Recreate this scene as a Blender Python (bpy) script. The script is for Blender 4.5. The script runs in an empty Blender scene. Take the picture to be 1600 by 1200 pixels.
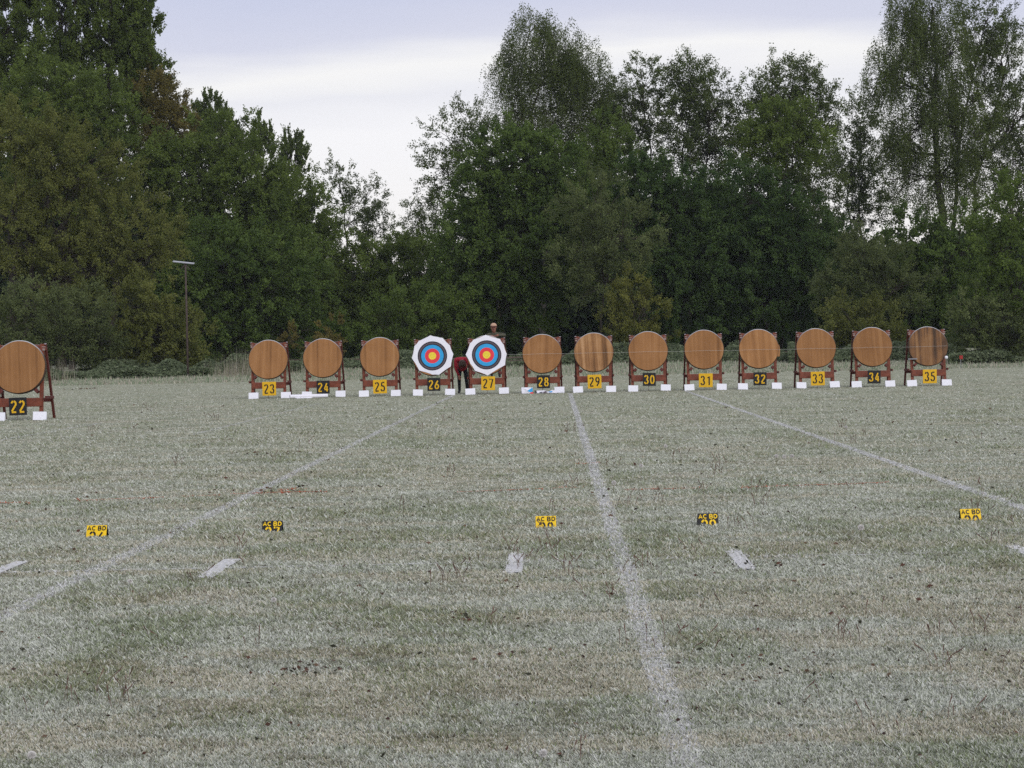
import bpy, bmesh, math, random
import numpy as np
from mathutils import Matrix, Vector

SC = bpy.context.scene
COL = SC.collection
R = math.radians
random.seed(7)
rng = np.random.default_rng(11)

# ------------------------------------------------------------------ camera
F = 3300.0            # focal length in pixels of the 1600 px wide photograph
EYE = Vector((0, 0, 1.57))
cam = bpy.data.cameras.new("camera")
cam.sensor_width = 36.0
cam.lens = 36.0 * F / 1600.0
cam.clip_start, cam.clip_end = 0.1, 5000
cam_o = bpy.data.objects.new("camera", cam)
COL.objects.link(cam_o)
CM = (Matrix.Rotation(R(1.184), 4, 'Z') @ Matrix.Rotation(R(90 - 1.019), 4, 'X') @ Matrix.Rotation(R(-1.117), 4, 'Z'))
cam_o.matrix_world = Matrix.Translation(EYE) @ CM
SC.camera = cam_o

# ------------------------------------------------------------------ world, sun, exposure
SUN_EL, SUN_AZ = 32.0, 152.0
W = bpy.data.worlds.new("World")
SC.world = W
W.use_nodes = True
nt = W.node_tree
nt.nodes.clear()
def wn(t, **k):
    n = nt.nodes.new(t)
    for a, b in k.items(): setattr(n, a, b)
    return n
out = wn('ShaderNodeOutputWorld')
sky = wn('ShaderNodeTexSky', sky_type='NISHITA', sun_disc=False)
sky.sun_elevation, sky.sun_rotation = R(SUN_EL), R(SUN_AZ)
b1 = wn('ShaderNodeBackground'); b1.inputs[1].default_value = 0.1
nt.links.new(sky.outputs[0], b1.inputs[0])
tc = wn('ShaderNodeTexCoord')
mp = wn('ShaderNodeMapping'); mp.inputs['Scale'].default_value = (1.8, 1.8, 13)
nt.links.new(tc.outputs['Generated'], mp.inputs[0])
nz = wn('ShaderNodeTexNoise'); nz.inputs['Scale'].default_value = 1.5; nz.inputs['Detail'].default_value = 5.0
nt.links.new(mp.outputs[0], nz.inputs['Vector'])
sp = wn('ShaderNodeSeparateXYZ'); nt.links.new(tc.outputs['Generated'], sp.inputs[0])
m1 = wn('ShaderNodeMath', operation='MULTIPLY_ADD')      # elevation nudged by the cloud streaks
m1.inputs[1].default_value = 0.075
nt.links.new(nz.outputs[0], m1.inputs[0]); nt.links.new(sp.outputs['Z'], m1.inputs[2])
m2 = wn('ShaderNodeMath', operation='SUBTRACT'); m2.inputs[1].default_value = 0.0375
nt.links.new(m1.outputs[0], m2.inputs[0])
rp = wn('ShaderNodeValToRGB')
els = rp.color_ramp.elements
stops = [(0.0, (1.0, .93, .90)), (.06, (1.0, .975, .965)), (.098, (.98, .97, .99)), (.113, (.87, .87, .92)), (.125, (.97, .96, .955)),
         (.139, (.70, .715, .84)), (.17, (.60, .635, .81)), (.30, (.58, .63, .82)), (.60, (.70, .72, .85)), (1.0, (.70, .72, .85))]
while len(els) < len(stops): els.new(.5)
for e, (p, c) in zip(els, stops): e.position = p; e.color = (*c, 1)
nt.links.new(m2.outputs[0], rp.inputs[0])
b2 = wn('ShaderNodeBackground'); b2.inputs[1].default_value = 1.0
nt.links.new(rp.outputs[0], b2.inputs[0])
mx = wn('ShaderNodeMixShader'); mx.inputs[0].default_value = 0.96    # thin high cloud over nearly all the sky
nt.links.new(b1.outputs[0], mx.inputs[1]); nt.links.new(b2.outputs[0], mx.inputs[2])
nt.links.new(mx.outputs[0], out.inputs[0])

sun = bpy.data.lights.new("sun", 'SUN')
sun.energy, sun.angle, sun.color = 1.5, R(40), (1.0, .965, .91)
sun_o = bpy.data.objects.new("sun", sun); COL.objects.link(sun_o)
_d = Vector((math.sin(R(SUN_AZ)) * math.cos(R(SUN_EL)), math.cos(R(SUN_AZ)) * math.cos(R(SUN_EL)), math.sin(R(SUN_EL))))
sun_o.rotation_euler = _d.to_track_quat('Z', 'Y').to_euler()
sun_o.location = (0, 0, 60)
SC.view_settings.view_transform = 'Standard'
SC.view_settings.look = 'None'
SC.view_settings.exposure = 0.0
SC.view_settings.gamma = 1.0
SC.render.engine = 'CYCLES'
SC.cycles.use_denoising = False
SC.cycles.max_bounces = 7
SC.cycles.diffuse_bounces = 6
SC.cycles.transmission_bounces = 5
SC.cycles.transparent_max_bounces = 8

# ------------------------------------------------------------------ helpers
def ray(px, py):
    return (CM.to_3x3() @ Vector((px - 800.0, 600.0 - py, -F)))
def at(px, py, Y):
    """World point seen at a pixel of the photograph, standing at distance Y."""
    d = ray(px, py)
    return EYE + d * (Y / d.y)
def sstep(a, b, t):
    t = np.clip((t - a) / (b - a), 0, 1)
    return t * t * (3 - 2 * t)
def terrain(x, y):
    x = np.asarray(x, float); y = np.asarray(y, float)
    return .42 * sstep(107, 127, y) + .5 * sstep(128, 175, y) + .05 * np.sin(x * .31) * sstep(107, 120, y)
def gz(x, y): return float(terrain(x, y))
def atg(px, py):
    """Ground point seen at a pixel (flat field)."""
    d = ray(px, py)
    return EYE + d * (-EYE.z / d.z)
def X_of(px, Y): return at(px, 560, Y).x

def tag(o, label=None, cat=None, group=None, kind=None):
    if label: o['label'] = label
    if cat: o['category'] = cat
    if group: o['group'] = group
    if kind: o['kind'] = kind
    return o
def empty(name, loc, rz=0.0):
    o = bpy.data.objects.new(name, None)
    o.empty_display_size = .2
    COL.objects.link(o); o.location = loc; o.rotation_euler = (0, 0, rz)
    return o
def link(name, me, mat, parent=None):
    o = bpy.data.objects.new(name, me); COL.objects.link(o)
    if mat is not None and not me.materials:
        for m in (mat if isinstance(mat, (list, tuple)) else [mat]): me.materials.append(m)
    if parent is not None: o.parent = parent
    return o
def copy_tree(o, parent=None):
    c = o.copy(); COL.objects.link(c)
    if parent is not None: c.parent = parent
    for ch in list(o.children): copy_tree(ch, c)
    return c

def mesh_np(name, verts, faces, tint=None, smooth=False, cols=None):
    """Fast mesh from numpy arrays; faces is (n,k)."""
    me = bpy.data.meshes.new(name)
    verts = np.ascontiguousarray(verts, np.float32); faces = np.ascontiguousarray(faces, np.int32)
    n, k = faces.shape
    me.vertices.add(len(verts)); me.vertices.foreach_set('co', verts.ravel())
    me.loops.add(n * k); me.loops.foreach_set('vertex_index', faces.ravel())
    me.polygons.add(n); me.polygons.foreach_set('loop_start', np.arange(0, n * k, k, dtype=np.int32))
    me.polygons.foreach_set('use_smooth', np.full(n, smooth))
    if tint is not None:
        a = me.attributes.new('tint', 'FLOAT', 'FACE'); a.data.foreach_set('value', np.ascontiguousarray(tint, np.float32))
    if cols is not None:
        a = me.attributes.new('hue', 'FLOAT_COLOR', 'FACE')
        c4 = np.ones((n, 4), np.float32); c4[:, :3] = cols
        a.data.foreach_set('color', c4.ravel())
    me.update(calc_edges=True)
    return me

def tubes_np(paths, sides=6):
    """paths: list of (points, radii). Returns verts, quads."""
    V, Fc, off = [], [], 0
    ang = np.arange(sides) * 2 * math.pi / sides
    for pts, rad in paths:
        P = np.asarray(pts, float); r = np.asarray(rad, float); n = len(P)
        T = np.gradient(P, axis=0); T /= np.linalg.norm(T, axis=1)[:, None] + 1e-9
        ref = np.where(np.abs(T[:, 2:3]) > .9, np.array([[1., 0, 0]]), np.array([[0, 0, 1.]]))
        A = np.cross(T, ref); A /= np.linalg.norm(A, axis=1)[:, None] + 1e-9
        B = np.cross(T, A)
        ring = P[:, None, :] + r[:, None, None] * (np.cos(ang)[None, :, None] * A[:, None, :] + np.sin(ang)[None, :, None] * B[:, None, :])
        V.append(ring.reshape(-1, 3))
        i = np.arange(n - 1)[:, None] * sides; j = np.arange(sides)[None, :]; j2 = (j + 1) % sides
        q = np.stack([i + j, i + j2, i + sides + j2, i + sides + j], -1).reshape(-1, 4) + off
        Fc.append(q); off += n * sides
    return np.concatenate(V), np.concatenate(Fc)

class MB:
    """Collects boxes, bars, prisms and tubes into one mesh."""
    def __init__(s): s.v, s.f, s.m = [], [], []
    def add(s, vs, fs, mi=0):
        o = len(s.v); s.v += [tuple(v) for v in vs]; s.f += [tuple(i + o for i in f) for f in fs]; s.m += [mi] * len(fs); return s
    def box(s, c, d, M=None, mi=0):
        x, y, z = d[0] / 2, d[1] / 2, d[2] / 2
        vs = [Vector((a * x, b * y, e * z)) for a in (-1, 1) for b in (-1, 1) for e in (-1, 1)]
        if M is not None: vs = [M @ v for v in vs]
        vs = [v + Vector(c) for v in vs]
        return s.add(vs, [(0, 1, 3, 2), (4, 6, 7, 5), (0, 4, 5, 1), (2, 3, 7, 6), (0, 2, 6, 4), (1, 5, 7, 3)], mi)
    def bar(s, p, q, w, d, mi=0, side=Vector((1, 0, 0))):
        p, q = Vector(p), Vector(q); t = (q - p).normalized()
        a = (side - t * side.dot(t)).normalized(); b = t.cross(a)
        vs = []
        for e in (p, q):
            for (i, j) in ((-1, -1), (1, -1), (1, 1), (-1, 1)): vs.append(e + a * (i * w / 2) + b * (j * d / 2))
        return s.add(vs, [(3, 2, 1, 0), (4, 5, 6, 7), (0, 1, 5, 4), (1, 2, 6, 5), (2, 3, 7, 6), (3, 0, 4, 7)], mi)
    def prism(s, pts, y0, y1, mi=0):
        """outline in x,z (counter-clockwise from the front), from y0 (front) to y1."""
        n = len(pts)
        vs = [(x, y0, z) for x, z in pts] + [(x, y1, z) for x, z in pts]
        fs = [tuple(range(n)), tuple(range(2 * n - 1, n - 1, -1))] + [(i, i + n, (i + 1) % n + n, (i + 1) % n) for i in range(n)]
        return s.add(vs, fs, mi)
    def tube(s, pts, rad, sides=8, mi=0, cap=True):
        v, q = tubes_np([(pts, rad)], sides)
        fs = [tuple(r) for r in q]
        if cap: fs += [tuple(range(sides)), tuple(range(len(v) - 1, len(v) - sides - 1, -1))]
        return s.add(v, fs, mi)
    def build(s, name, mat, parent=None, bevel=0, smooth=False, recalc=True):
        me = bpy.data.meshes.new(name); me.from_pydata(s.v, [], s.f); me.update()
        bm = bmesh.new(); bm.from_mesh(me)
        if recalc: bmesh.ops.recalc_face_normals(bm, faces=bm.faces)
        if bevel:
            es = [e for e in bm.edges if len(e.link_faces) == 2 and e.calc_face_angle(0) > .6]
            bmesh.ops.bevel(bm, geom=es, offset=bevel, segments=2, profile=.6, affect='EDGES', clamp_overlap=True)
        bm.to_mesh(me); bm.free()
        if any(s.m) and not bevel: me.polygons.foreach_set('material_index', s.m)
        if smooth: me.polygons.foreach_set('use_smooth', [True] * len(me.polygons))
        return link(name, me, mat, parent)

# value noise for scattering
class VN:
    def __init__(s, seed, n=256):
        s.g = np.random.default_rng(seed).random((n, n)); s.n = n
    def __call__(s, x, y):
        x = np.asarray(x, float); y = np.asarray(y, float)
        xi = np.floor(x).astype(int); yi = np.floor(y).astype(int); fx = x - xi; fy = y - yi
        fx = fx * fx * (3 - 2 * fx); fy = fy * fy * (3 - 2 * fy); n = s.n
        g = s.g; a = g[xi % n, yi % n]; b = g[(xi + 1) % n, yi % n]; c = g[xi % n, (yi + 1) % n]; d = g[(xi + 1) % n, (yi + 1) % n]
        return (a * (1 - fx) + b * fx) * (1 - fy) + (c * (1 - fx) + d * fx) * fy

# ------------------------------------------------------------------ materials
def new_mat(name):
    m = bpy.data.materials.new(name); m.use_nodes = True
    t = m.node_tree; t.nodes.clear()
    return m, t, (lambda ty, **k: _nn(t, ty, k))
def _nn(t, ty, k):
    n = t.nodes.new(ty)
    for a, b in k.items(): setattr(n, a, b)
    return n
def ramp(n, stops):
    e = n.color_ramp.elements
    while len(e) < len(stops): e.new(.5)
    for q, (p, c) in zip(e, stops): q.position = p; q.color = (*c, 1)
def simple_mat(name, col, rough=.7, var=.25, scale=18.0, frost=0.0, spec=.3):
    """plain surface with mottled wear and, where wanted, frost on what faces up"""
    m, t, N = new_mat(name); L = t.links.new
    o = N('ShaderNodeOutputMaterial'); p = N('ShaderNodeBsdfPrincipled')
    p.inputs['Roughness'].default_value = rough; p.inputs['Specular IOR Level'].default_value = spec
    tc = N('ShaderNodeTexCoord'); nz = N('ShaderNodeTexNoise'); nz.inputs['Scale'].default_value = scale; nz.inputs['Detail'].default_value = 4
    L(tc.outputs['Object'], nz.inputs['Vector'])
    r = N('ShaderNodeValToRGB')
    ramp(r, [(.25, tuple(c * (1 - var) for c in col)), (.75, tuple(min(1, c * (1 + var)) for c in col))])
    L(nz.outputs[0], r.inputs[0]); src = r.outputs[0]
    if frost:
        g = N('ShaderNodeNewGeometry'); s = N('ShaderNodeSeparateXYZ'); L(g.outputs['Normal'], s.inputs[0])
        mr = N('ShaderNodeMapRange'); mr.inputs['From Min'].default_value = .35; mr.inputs['From Max'].default_value = .9; mr.inputs['To Max'].default_value = frost
        L(s.outputs['Z'], mr.inputs['Value'])
        mxn = N('ShaderNodeMix', data_type='RGBA'); L(mr.outputs[0], mxn.inputs['Factor']); L(src, mxn.inputs['A']); mxn.inputs['B'].default_value = (.55, .57, .60, 1)
        src = mxn.outputs['Result']
    L(src, p.inputs['Base Color']); L(p.outputs[0], o.inputs[0])
    return m
def leaf_mat(name, dark, light, trans=.42):
    m, t, N = new_mat(name); L = t.links.new
    o = N('ShaderNodeOutputMaterial'); a = N('ShaderNodeAttribute', attribute_name='tint')
    r = N('ShaderNodeValToRGB'); ramp(r, [(0.0, dark), (1.0, light)])
    L(a.outputs['Fac'], r.inputs[0])
    d = N('ShaderNodeBsdfDiffuse'); tr = N('ShaderNodeBsdfTranslucent'); ms = N('ShaderNodeMixShader'); ms.inputs[0].default_value = trans
    L(r.outputs[0], d.inputs[0]); L(r.outputs[0], tr.inputs[0]); L(d.outputs[0], ms.inputs[1]); L(tr.outputs[0], ms.inputs[2]); L(ms.outputs[0], o.inputs[0])
    return m
def hue_mat(name, trans=.15):
    m, t, N = new_mat(name); L = t.links.new
    o = N('ShaderNodeOutputMaterial'); a = N('ShaderNodeAttribute', attribute_name='hue')
    d = N('ShaderNodeBsdfDiffuse'); tr = N('ShaderNodeBsdfTranslucent'); ms = N('ShaderNodeMixShader'); ms.inputs[0].default_value = trans
    L(a.outputs['Color'], d.inputs[0]); L(a.outputs['Color'], tr.inputs[0]); L(d.outputs[0], ms.inputs[1]); L(tr.outputs[0], ms.inputs[2]); L(ms.outputs[0], o.inputs[0])
    return m
def boss_mat(name, stops, contrast=1.0):
    """pressed straw and wood strips: upright bands that differ from boss to boss"""
    m, t, N = new_mat(name); L = t.links.new
    o = N('ShaderNodeOutputMaterial'); p = N('ShaderNodeBsdfPrincipled'); p.inputs['Roughness'].default_value = .8; p.inputs['Specular IOR Level'].default_value = .2
    tc = N('ShaderNodeTexCoord'); oi = N('ShaderNodeObjectInfo')
    off = N('ShaderNodeVectorMath', operation='SCALE'); off.inputs[0].default_value = (37, 11, 5)
    L(oi.outputs['Random'], off.inputs['Scale'])
    ad = N('ShaderNodeVectorMath', operation='ADD'); L(tc.outputs['Object'], ad.inputs[0]); L(off.outputs[0], ad.inputs[1])
    def band(sc, det):
        mp = N('ShaderNodeMapping'); mp.inputs['Scale'].default_value = sc; L(ad.outputs[0], mp.inputs[0])
        n = N('ShaderNodeTexNoise'); n.inputs['Scale'].default_value = 1; n.inputs['Detail'].default_value = det; L(mp.outputs[0], n.inputs['Vector']); return n
    a = band((7, .01, .12), 1.5); b = band((42, .01, .5), 2); c = band((70, 20, 6), 3); e = band((2.2, 2, 2.2), 2)
    def mad(x, k, y):
        q = N('ShaderNodeMath', operation='MULTIPLY_ADD'); L(x, q.inputs[0]); q.inputs[1].default_value = k
        if isinstance(y, float): q.inputs[2].default_value = y
        else: L(y, q.inputs[2])
        return q.outputs[0]
    s = mad(a.outputs[0], 1.15 * contrast, .5 - (.575 + .30 + .12 + .2) * contrast)
    s = mad(b.outputs[0], .60 * contrast, s); s = mad(c.outputs[0], .24 * contrast, s); s = mad(e.outputs[0], .4 * contrast, s)
    r = N('ShaderNodeValToRGB'); ramp(r, stops); L(s, r.inputs[0])
    hv = N('ShaderNodeHueSaturation')
    mr = N('ShaderNodeMapRange'); mr.inputs['To Min'].default_value = .86; mr.inputs['To Max'].default_value = 1.12; L(oi.outputs['Random'], mr.inputs['Value'])
    L(mr.outputs[0], hv.inputs['Value']); L(r.outputs[0], hv.inputs['Color'])
    L(hv.outputs[0], p.inputs['Base Color'])
    bp = N('ShaderNodeBump'); bp.inputs['Strength'].default_value = .3; bp.inputs['Distance'].default_value = .01
    L(b.outputs[0], bp.inputs['Height']); L(bp.outputs[0], p.inputs['Normal'])
    L(p.outputs[0], o.inputs[0])
    return m

M = {}
M['boss'] = boss_mat('straw_boss', [(0.05, (.12, .055, .021)), (.35, (.26, .122, .046)), (.6, (.34, .166, .066)), (.95, (.44, .25, .115))], .8)
M['boss_dark'] = boss_mat('weathered_boss', [(0.1, (.06, .038, .024)), (.35, (.12, .065, .036)), (.6, (.22, .11, .048)), (.95, (.30, .17, .08))], 1.7)
M['boss_streaky'] = boss_mat('streaky_boss', [(0.05, (.11, .055, .024)), (.35, (.23, .112, .047)), (.6, (.34, .18, .078)), (.95, (.48, .28, .145))], 1.35)
M['rim'] = simple_mat('boss_rim', (.055, .035, .022), .8, .3, 30, .9)
M['easel'] = simple_mat('red_brown_wood', (.165, .042, .020), .6, .35, 9, .6)
M['easel_dark'] = simple_mat('dark_red_wood', (.10, .020, .014), .6, .35, 9, .4)
M['metal'] = simple_mat('zinc_bracket', (.30, .22, .20), .5, .2, 30)
M['white'] = simple_mat('white_card', (.80, .80, .86), .7, .04, 40)
M['print'] = simple_mat('pale_print', (.55, .55, .66), .7, .1, 40)
M['paper'] = simple_mat('target_paper', (.80, .79, .86), .75, .04, 5)
M['yellow'] = simple_mat('yellow_paint', (.72, .42, .012), .55, .12, 12)
M['bright_yellow'] = simple_mat('marker_yellow', (.86, .56, .012), .55, .08, 12)
M['black'] = simple_mat('black_paint', (.012, .012, .014), .55, .3, 12)
M['y_gold'] = simple_mat('face_gold', (.80, .62, .05), .7, .05, 8)
M['y_line'] = simple_mat('face_gold_line', (.55, .45, .04), .7, .05, 8)
M['red'] = simple_mat('face_red', (.72, .045, .06), .7, .08, 8)
M['blue'] = simple_mat('face_blue', (.03, .33, .66), .7, .08, 8)
M['fblack'] = simple_mat('face_black', (.028, .024, .034), .7, .1, 8)
M['fgrey'] = simple_mat('face_black_pale', (.10, .075, .088), .7, .15, 8)
M['stake'] = simple_mat('grey_stake', (.16, .13, .11), .8, .3, 20)
M['pole'] = simple_mat('dark_pole', (.07, .05, .045), .8, .3, 6)
M['lightboard'] = simple_mat('grey_board', (.26, .26, .28), .7, .15, 6, .5)
M['fence'] = simple_mat('old_fence_wood', (.115, .085, .07), .9, .35, 8, .35)
M['bark'] = simple_mat('bark', (.045, .036, .028), .9, .4, 3)
M['bark_grey'] = simple_mat('grey_bark', (.085, .075, .065), .9, .4, 3)
M['string'] = simple_mat('pale_string', (.55, .55, .52), .8, .1, 20)
M['flag'] = simple_mat('red_flag_cloth', (.36, .035, .03), .8, .1, 20)
M['roll_in'] = simple_mat('tube_inside', (.20, .19, .24), .8, .2, 20)
M['skin'] = simple_mat('skin', (.42, .20, .13), .6, .08, 30)
M['skin_red'] = simple_mat('ruddy_skin', (.30, .13, .09), .6, .08, 30)
M['red_jacket'] = simple_mat('red_jacket', (.33, .016, .030), .85, .3, 14)
M['olive_jacket'] = simple_mat('olive_jacket', (.075, .072, .048), .85, .25, 14)
M['trousers'] = simple_mat('black_trousers', (.010, .011, .014), .85, .3, 14)
M['boots'] = simple_mat('dark_shoes', (.012, .010, .010), .5, .3, 20)
M['hair'] = simple_mat('brown_hair', (.06, .035, .022), .6, .4, 40)
M['cap'] = simple_mat('tan_cap', (.50, .32, .22), .8, .1, 30)
M['cap_brim'] = simple_mat('cap_brim', (.10, .035, .03), .8, .1, 30)

# ------------------------------------------------------------------ ground (one sheet to the horizon)
def ground_mat():
    m, t, N = new_mat('frosted_turf'); L = t.links.new
    o = N('ShaderNodeOutputMaterial'); d = N('ShaderNodeBsdfDiffuse')
    tc = N('ShaderNodeTexCoord')
    def noise(sc, det=4, ro=.6, scale=1.0):
        mp = N('ShaderNodeMapping'); mp.inputs['Scale'].default_value = sc; L(tc.outputs['Object'], mp.inputs[0])
        n = N('ShaderNodeTexNoise'); n.inputs['Scale'].default_value = scale; n.inputs['Detail'].default_value = det; n.inputs['Roughness'].default_value = ro
        L(mp.outputs[0], n.inputs['Vector']); return n.outputs[0]
    big = noise((.22, .5, 1), 4); streak = noise((.45, 4.2, 1), 6, .68); fine = noise((20, 34, 1), 4, .75); green = noise((.5, .35, 1), 4)
    r1 = N('ShaderNodeValToRGB'); ramp(r1, [(.32, (.085, .095, .05)), (.45, (.25, .265, .185)), (.58, (.43, .43, .33)), (.75, (.52, .49, .39))])
    mm = N('ShaderNodeMath', operation='MULTIPLY_ADD'); L(streak, mm.inputs[0]); mm.inputs[1].default_value = .75
    m3 = N('ShaderNodeMath', operation='MULTIPLY_ADD'); L(fine, m3.inputs[0]); m3.inputs[1].default_value = .45; m3.inputs[2].default_value = -.1
    L(m3.outputs[0], mm.inputs[2]); L(mm.outputs[0], r1.inputs[0])
    gr = N('ShaderNodeMapRange'); gr.inputs['From Min'].default_value = .52; gr.inputs['From Max'].default_value = .68; gr.inputs['To Max'].default_value = .25; L(green, gr.inputs['Value'])
    x1 = N('ShaderNodeMix', data_type='RGBA'); L(gr.outputs[0], x1.inputs['Factor']); L(r1.outputs[0], x1.inputs['A']); x1.inputs['B'].default_value = (.18, .22, .13, 1)
    br = N('ShaderNodeMapRange'); br.inputs['From Min'].default_value = .55; br.inputs['From Max'].default_value = .75; br.inputs['To Max'].default_value = .5; L(big, br.inputs['Value'])
    x2 = N('ShaderNodeMix', data_type='RGBA'); L(br.outputs[0], x2.inputs['Factor']); L(x1.outputs['Result'], x2.inputs['A']); x2.inputs['B'].default_value = (.42, .35, .27, 1)
    L(x2.outputs['Result'], d.inputs[0])
    bp = N('ShaderNodeBump'); bp.inputs['Strength'].default_value = .7; bp.inputs['Distance'].default_value = .03; L(fine, bp.inputs['Height']); L(bp.outputs[0], d.inputs['Normal'])
    L(d.outputs[0], o.inputs[0]); return m
gx = np.concatenate([[-880, -500, -250], np.linspace(-110, 110, 111), [250, 500, 880]])
gy = np.concatenate([[-200, -60, 0], np.linspace(6, 240, 118), [400, 700, 1000]])
GX, GY = np.meshgrid(gx, gy, indexing='ij')
gv = np.stack([GX, GY, terrain(GX, GY)], -1).reshape(-1, 3)
ii, jj = np.meshgrid(np.arange(len(gx) - 1), np.arange(len(gy) - 1), indexing='ij'); k = len(gy)
gf = np.stack([ii * k + jj, (ii + 1) * k + jj, (ii + 1) * k + jj + 1, ii * k + jj + 1], -1).reshape(-1, 4)
ground = link('ground', mesh_np('ground', gv, gf, smooth=True), ground_mat())
tag(ground, 'frost covered mown sports field running to the trees', None, None, 'structure')

# ------------------------------------------------------------------ painted lines on the turf
def seg_dist(P, a, b):
    ab = b - a; t = np.clip(((P - a) @ ab) / (ab @ ab), 0, 1)
    return np.linalg.norm(P - (a + t[:, None] * ab), axis=1)
def g2(px, py): p = atg(px, py); return np.array([p.x, p.y])
VPX = X_of(867, 60)
def lane(px, py, y_from, y_to):
    """a line parallel to the lanes through a pixel of the field"""
    p = g2(px, py); return np.array([p[0], y_from]), np.array([p[0], y_to])
CHALK = []      # (a, b, half width, coverage, label)
CHALK.append((*lane(975, 880, 6.5, 69.2), .066, .56, 'long chalk lane line running from the near edge to targets 28 and 29'))
CHALK.append((*lane(300, 818, 6.5, 69.2), .066, .50, 'long diagonal chalk lane line left of shooting marker 27'))
CHALK.append((*lane(1390, 722, 8, 69.0), .066, .58, 'long diagonal chalk lane line right of shooting marker 29'))
CHALK.append((*lane(1400, 634, 10, 69.0), .05, .34, 'faint chalk lane line below targets 33 to 35'))
CHALK.append((*lane(250, 692, 40, 62), .055, .42, 'faint broken chalk lane line in front of target 23'))
CHALK.append((*lane(95, 672, 32, 48), .055, .42, 'faint chalk lane line in front of target 22'))
CHALK.append((g2(-60, 897), g2(1680, 861), .036, .48, 'thin faint chalk cross line behind the white dashes'))
DASH = [(342, 889, 'white chalk dash below shooting marker 27'), (805, 881, 'white chalk dash below shooting marker 28'),
        (1157, 876, 'white chalk dash below shooting marker 29'), (1612, 868, 'white chalk dash cut by the right edge of the view'), (0, 893, 'white chalk dash cut by the left edge of the view')]
for px, py, lb in DASH:
    c = g2(px, py); L0 = c[1] * .085
    CHALK.append((c - [0, L0 / 2], c + [0, L0 / 2], .057, .86, lb))
PAINT = [(g2(-10, 787), g2(45, 787)), (g2(130, 783), g2(260, 778)), (g2(290, 777), g2(340, 775)), (g2(360, 773), g2(510, 769)), (g2(440, 767), g2(475, 765)), (g2(720, 770), g2(845, 765)), (g2(865, 764), g2(905, 763)),
         (g2(980, 766), g2(1100, 764)), (g2(1160, 763), g2(1390, 755)), (g2(400, 771), g2(512, 769)), (g2(435, 766), g2(480, 765)), (g2(900, 726), g2(935, 724))]
def chalk_mat(name, col, cov):
    m, t, N = new_mat(name); L = t.links.new
    o = N('ShaderNodeOutputMaterial'); d = N('ShaderNodeBsdfDiffuse'); d.inputs[0].default_value = (*col, 1); tr = N('ShaderNodeBsdfTransparent'); ms = N('ShaderNodeMixShader')
    tc = N('ShaderNodeTexCoord'); n1 = N('ShaderNodeTexNoise'); n1.inputs['Scale'].default_value = 22; n1.inputs['Detail'].default_value = 5; n1.inputs['Roughness'].default_value = .75
    L(tc.outputs['Object'], n1.inputs['Vector'])
    mr = N('ShaderNodeMapRange'); c = .72 - .42 * cov; mr.inputs['From Min'].default_value = c - .06; mr.inputs['From Max'].default_value = c + .08; L(n1.outputs[0], mr.inputs['Value'])
    L(mr.outputs[0], ms.inputs[0]); L(tr.outputs[0], ms.inputs[1]); L(d.outputs[0], ms.inputs[2]); L(ms.outputs[0], o.inputs[0]); return m
M['blade'] = hue_mat('grass_blade')
def line_object(name, a, b, hw, cov, col, label, lift):
    d = b - a; Ln = np.linalg.norm(d); t = d / Ln; nrm = np.array([-t[1], t[0]])
    n = max(2, int(Ln / .35)); s = np.linspace(0, Ln, n)
    w1 = hw * (.85 + .3 * rng.random(n)); w2 = hw * (.85 + .3 * rng.random(n))
    P1 = a + s[:, None] * t + nrm * w1[:, None]; P2 = a + s[:, None] * t - nrm * w2[:, None]
    v = np.zeros((2 * n, 3)); v[:n, :2] = P1; v[n:, :2] = P2; v[:, 2] = lift
    i = np.arange(n - 1); f = np.stack([i, n + i, n + i + 1, i + 1], -1)
    key = f'chalk_{cov}_{col[1]}'
    if key not in M: M[key] = chalk_mat(key, col, cov)
    o = link(name, mesh_np(name, v, f), M[key])
    if label: o['label'] = label
    o['kind'] = 'structure'
    return o
lift = .004
for a, b, hw, cov, lb in CHALK:
    line_object('chalk_line', a, b, hw, cov, (.57, .565, .55), lb, lift); lift += .0006
for a, b in PAINT:
    line_object('paint_line', a, b, .026, .62, (.46, .14, .08), 'broken orange red paint line across the field', .013)

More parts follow.
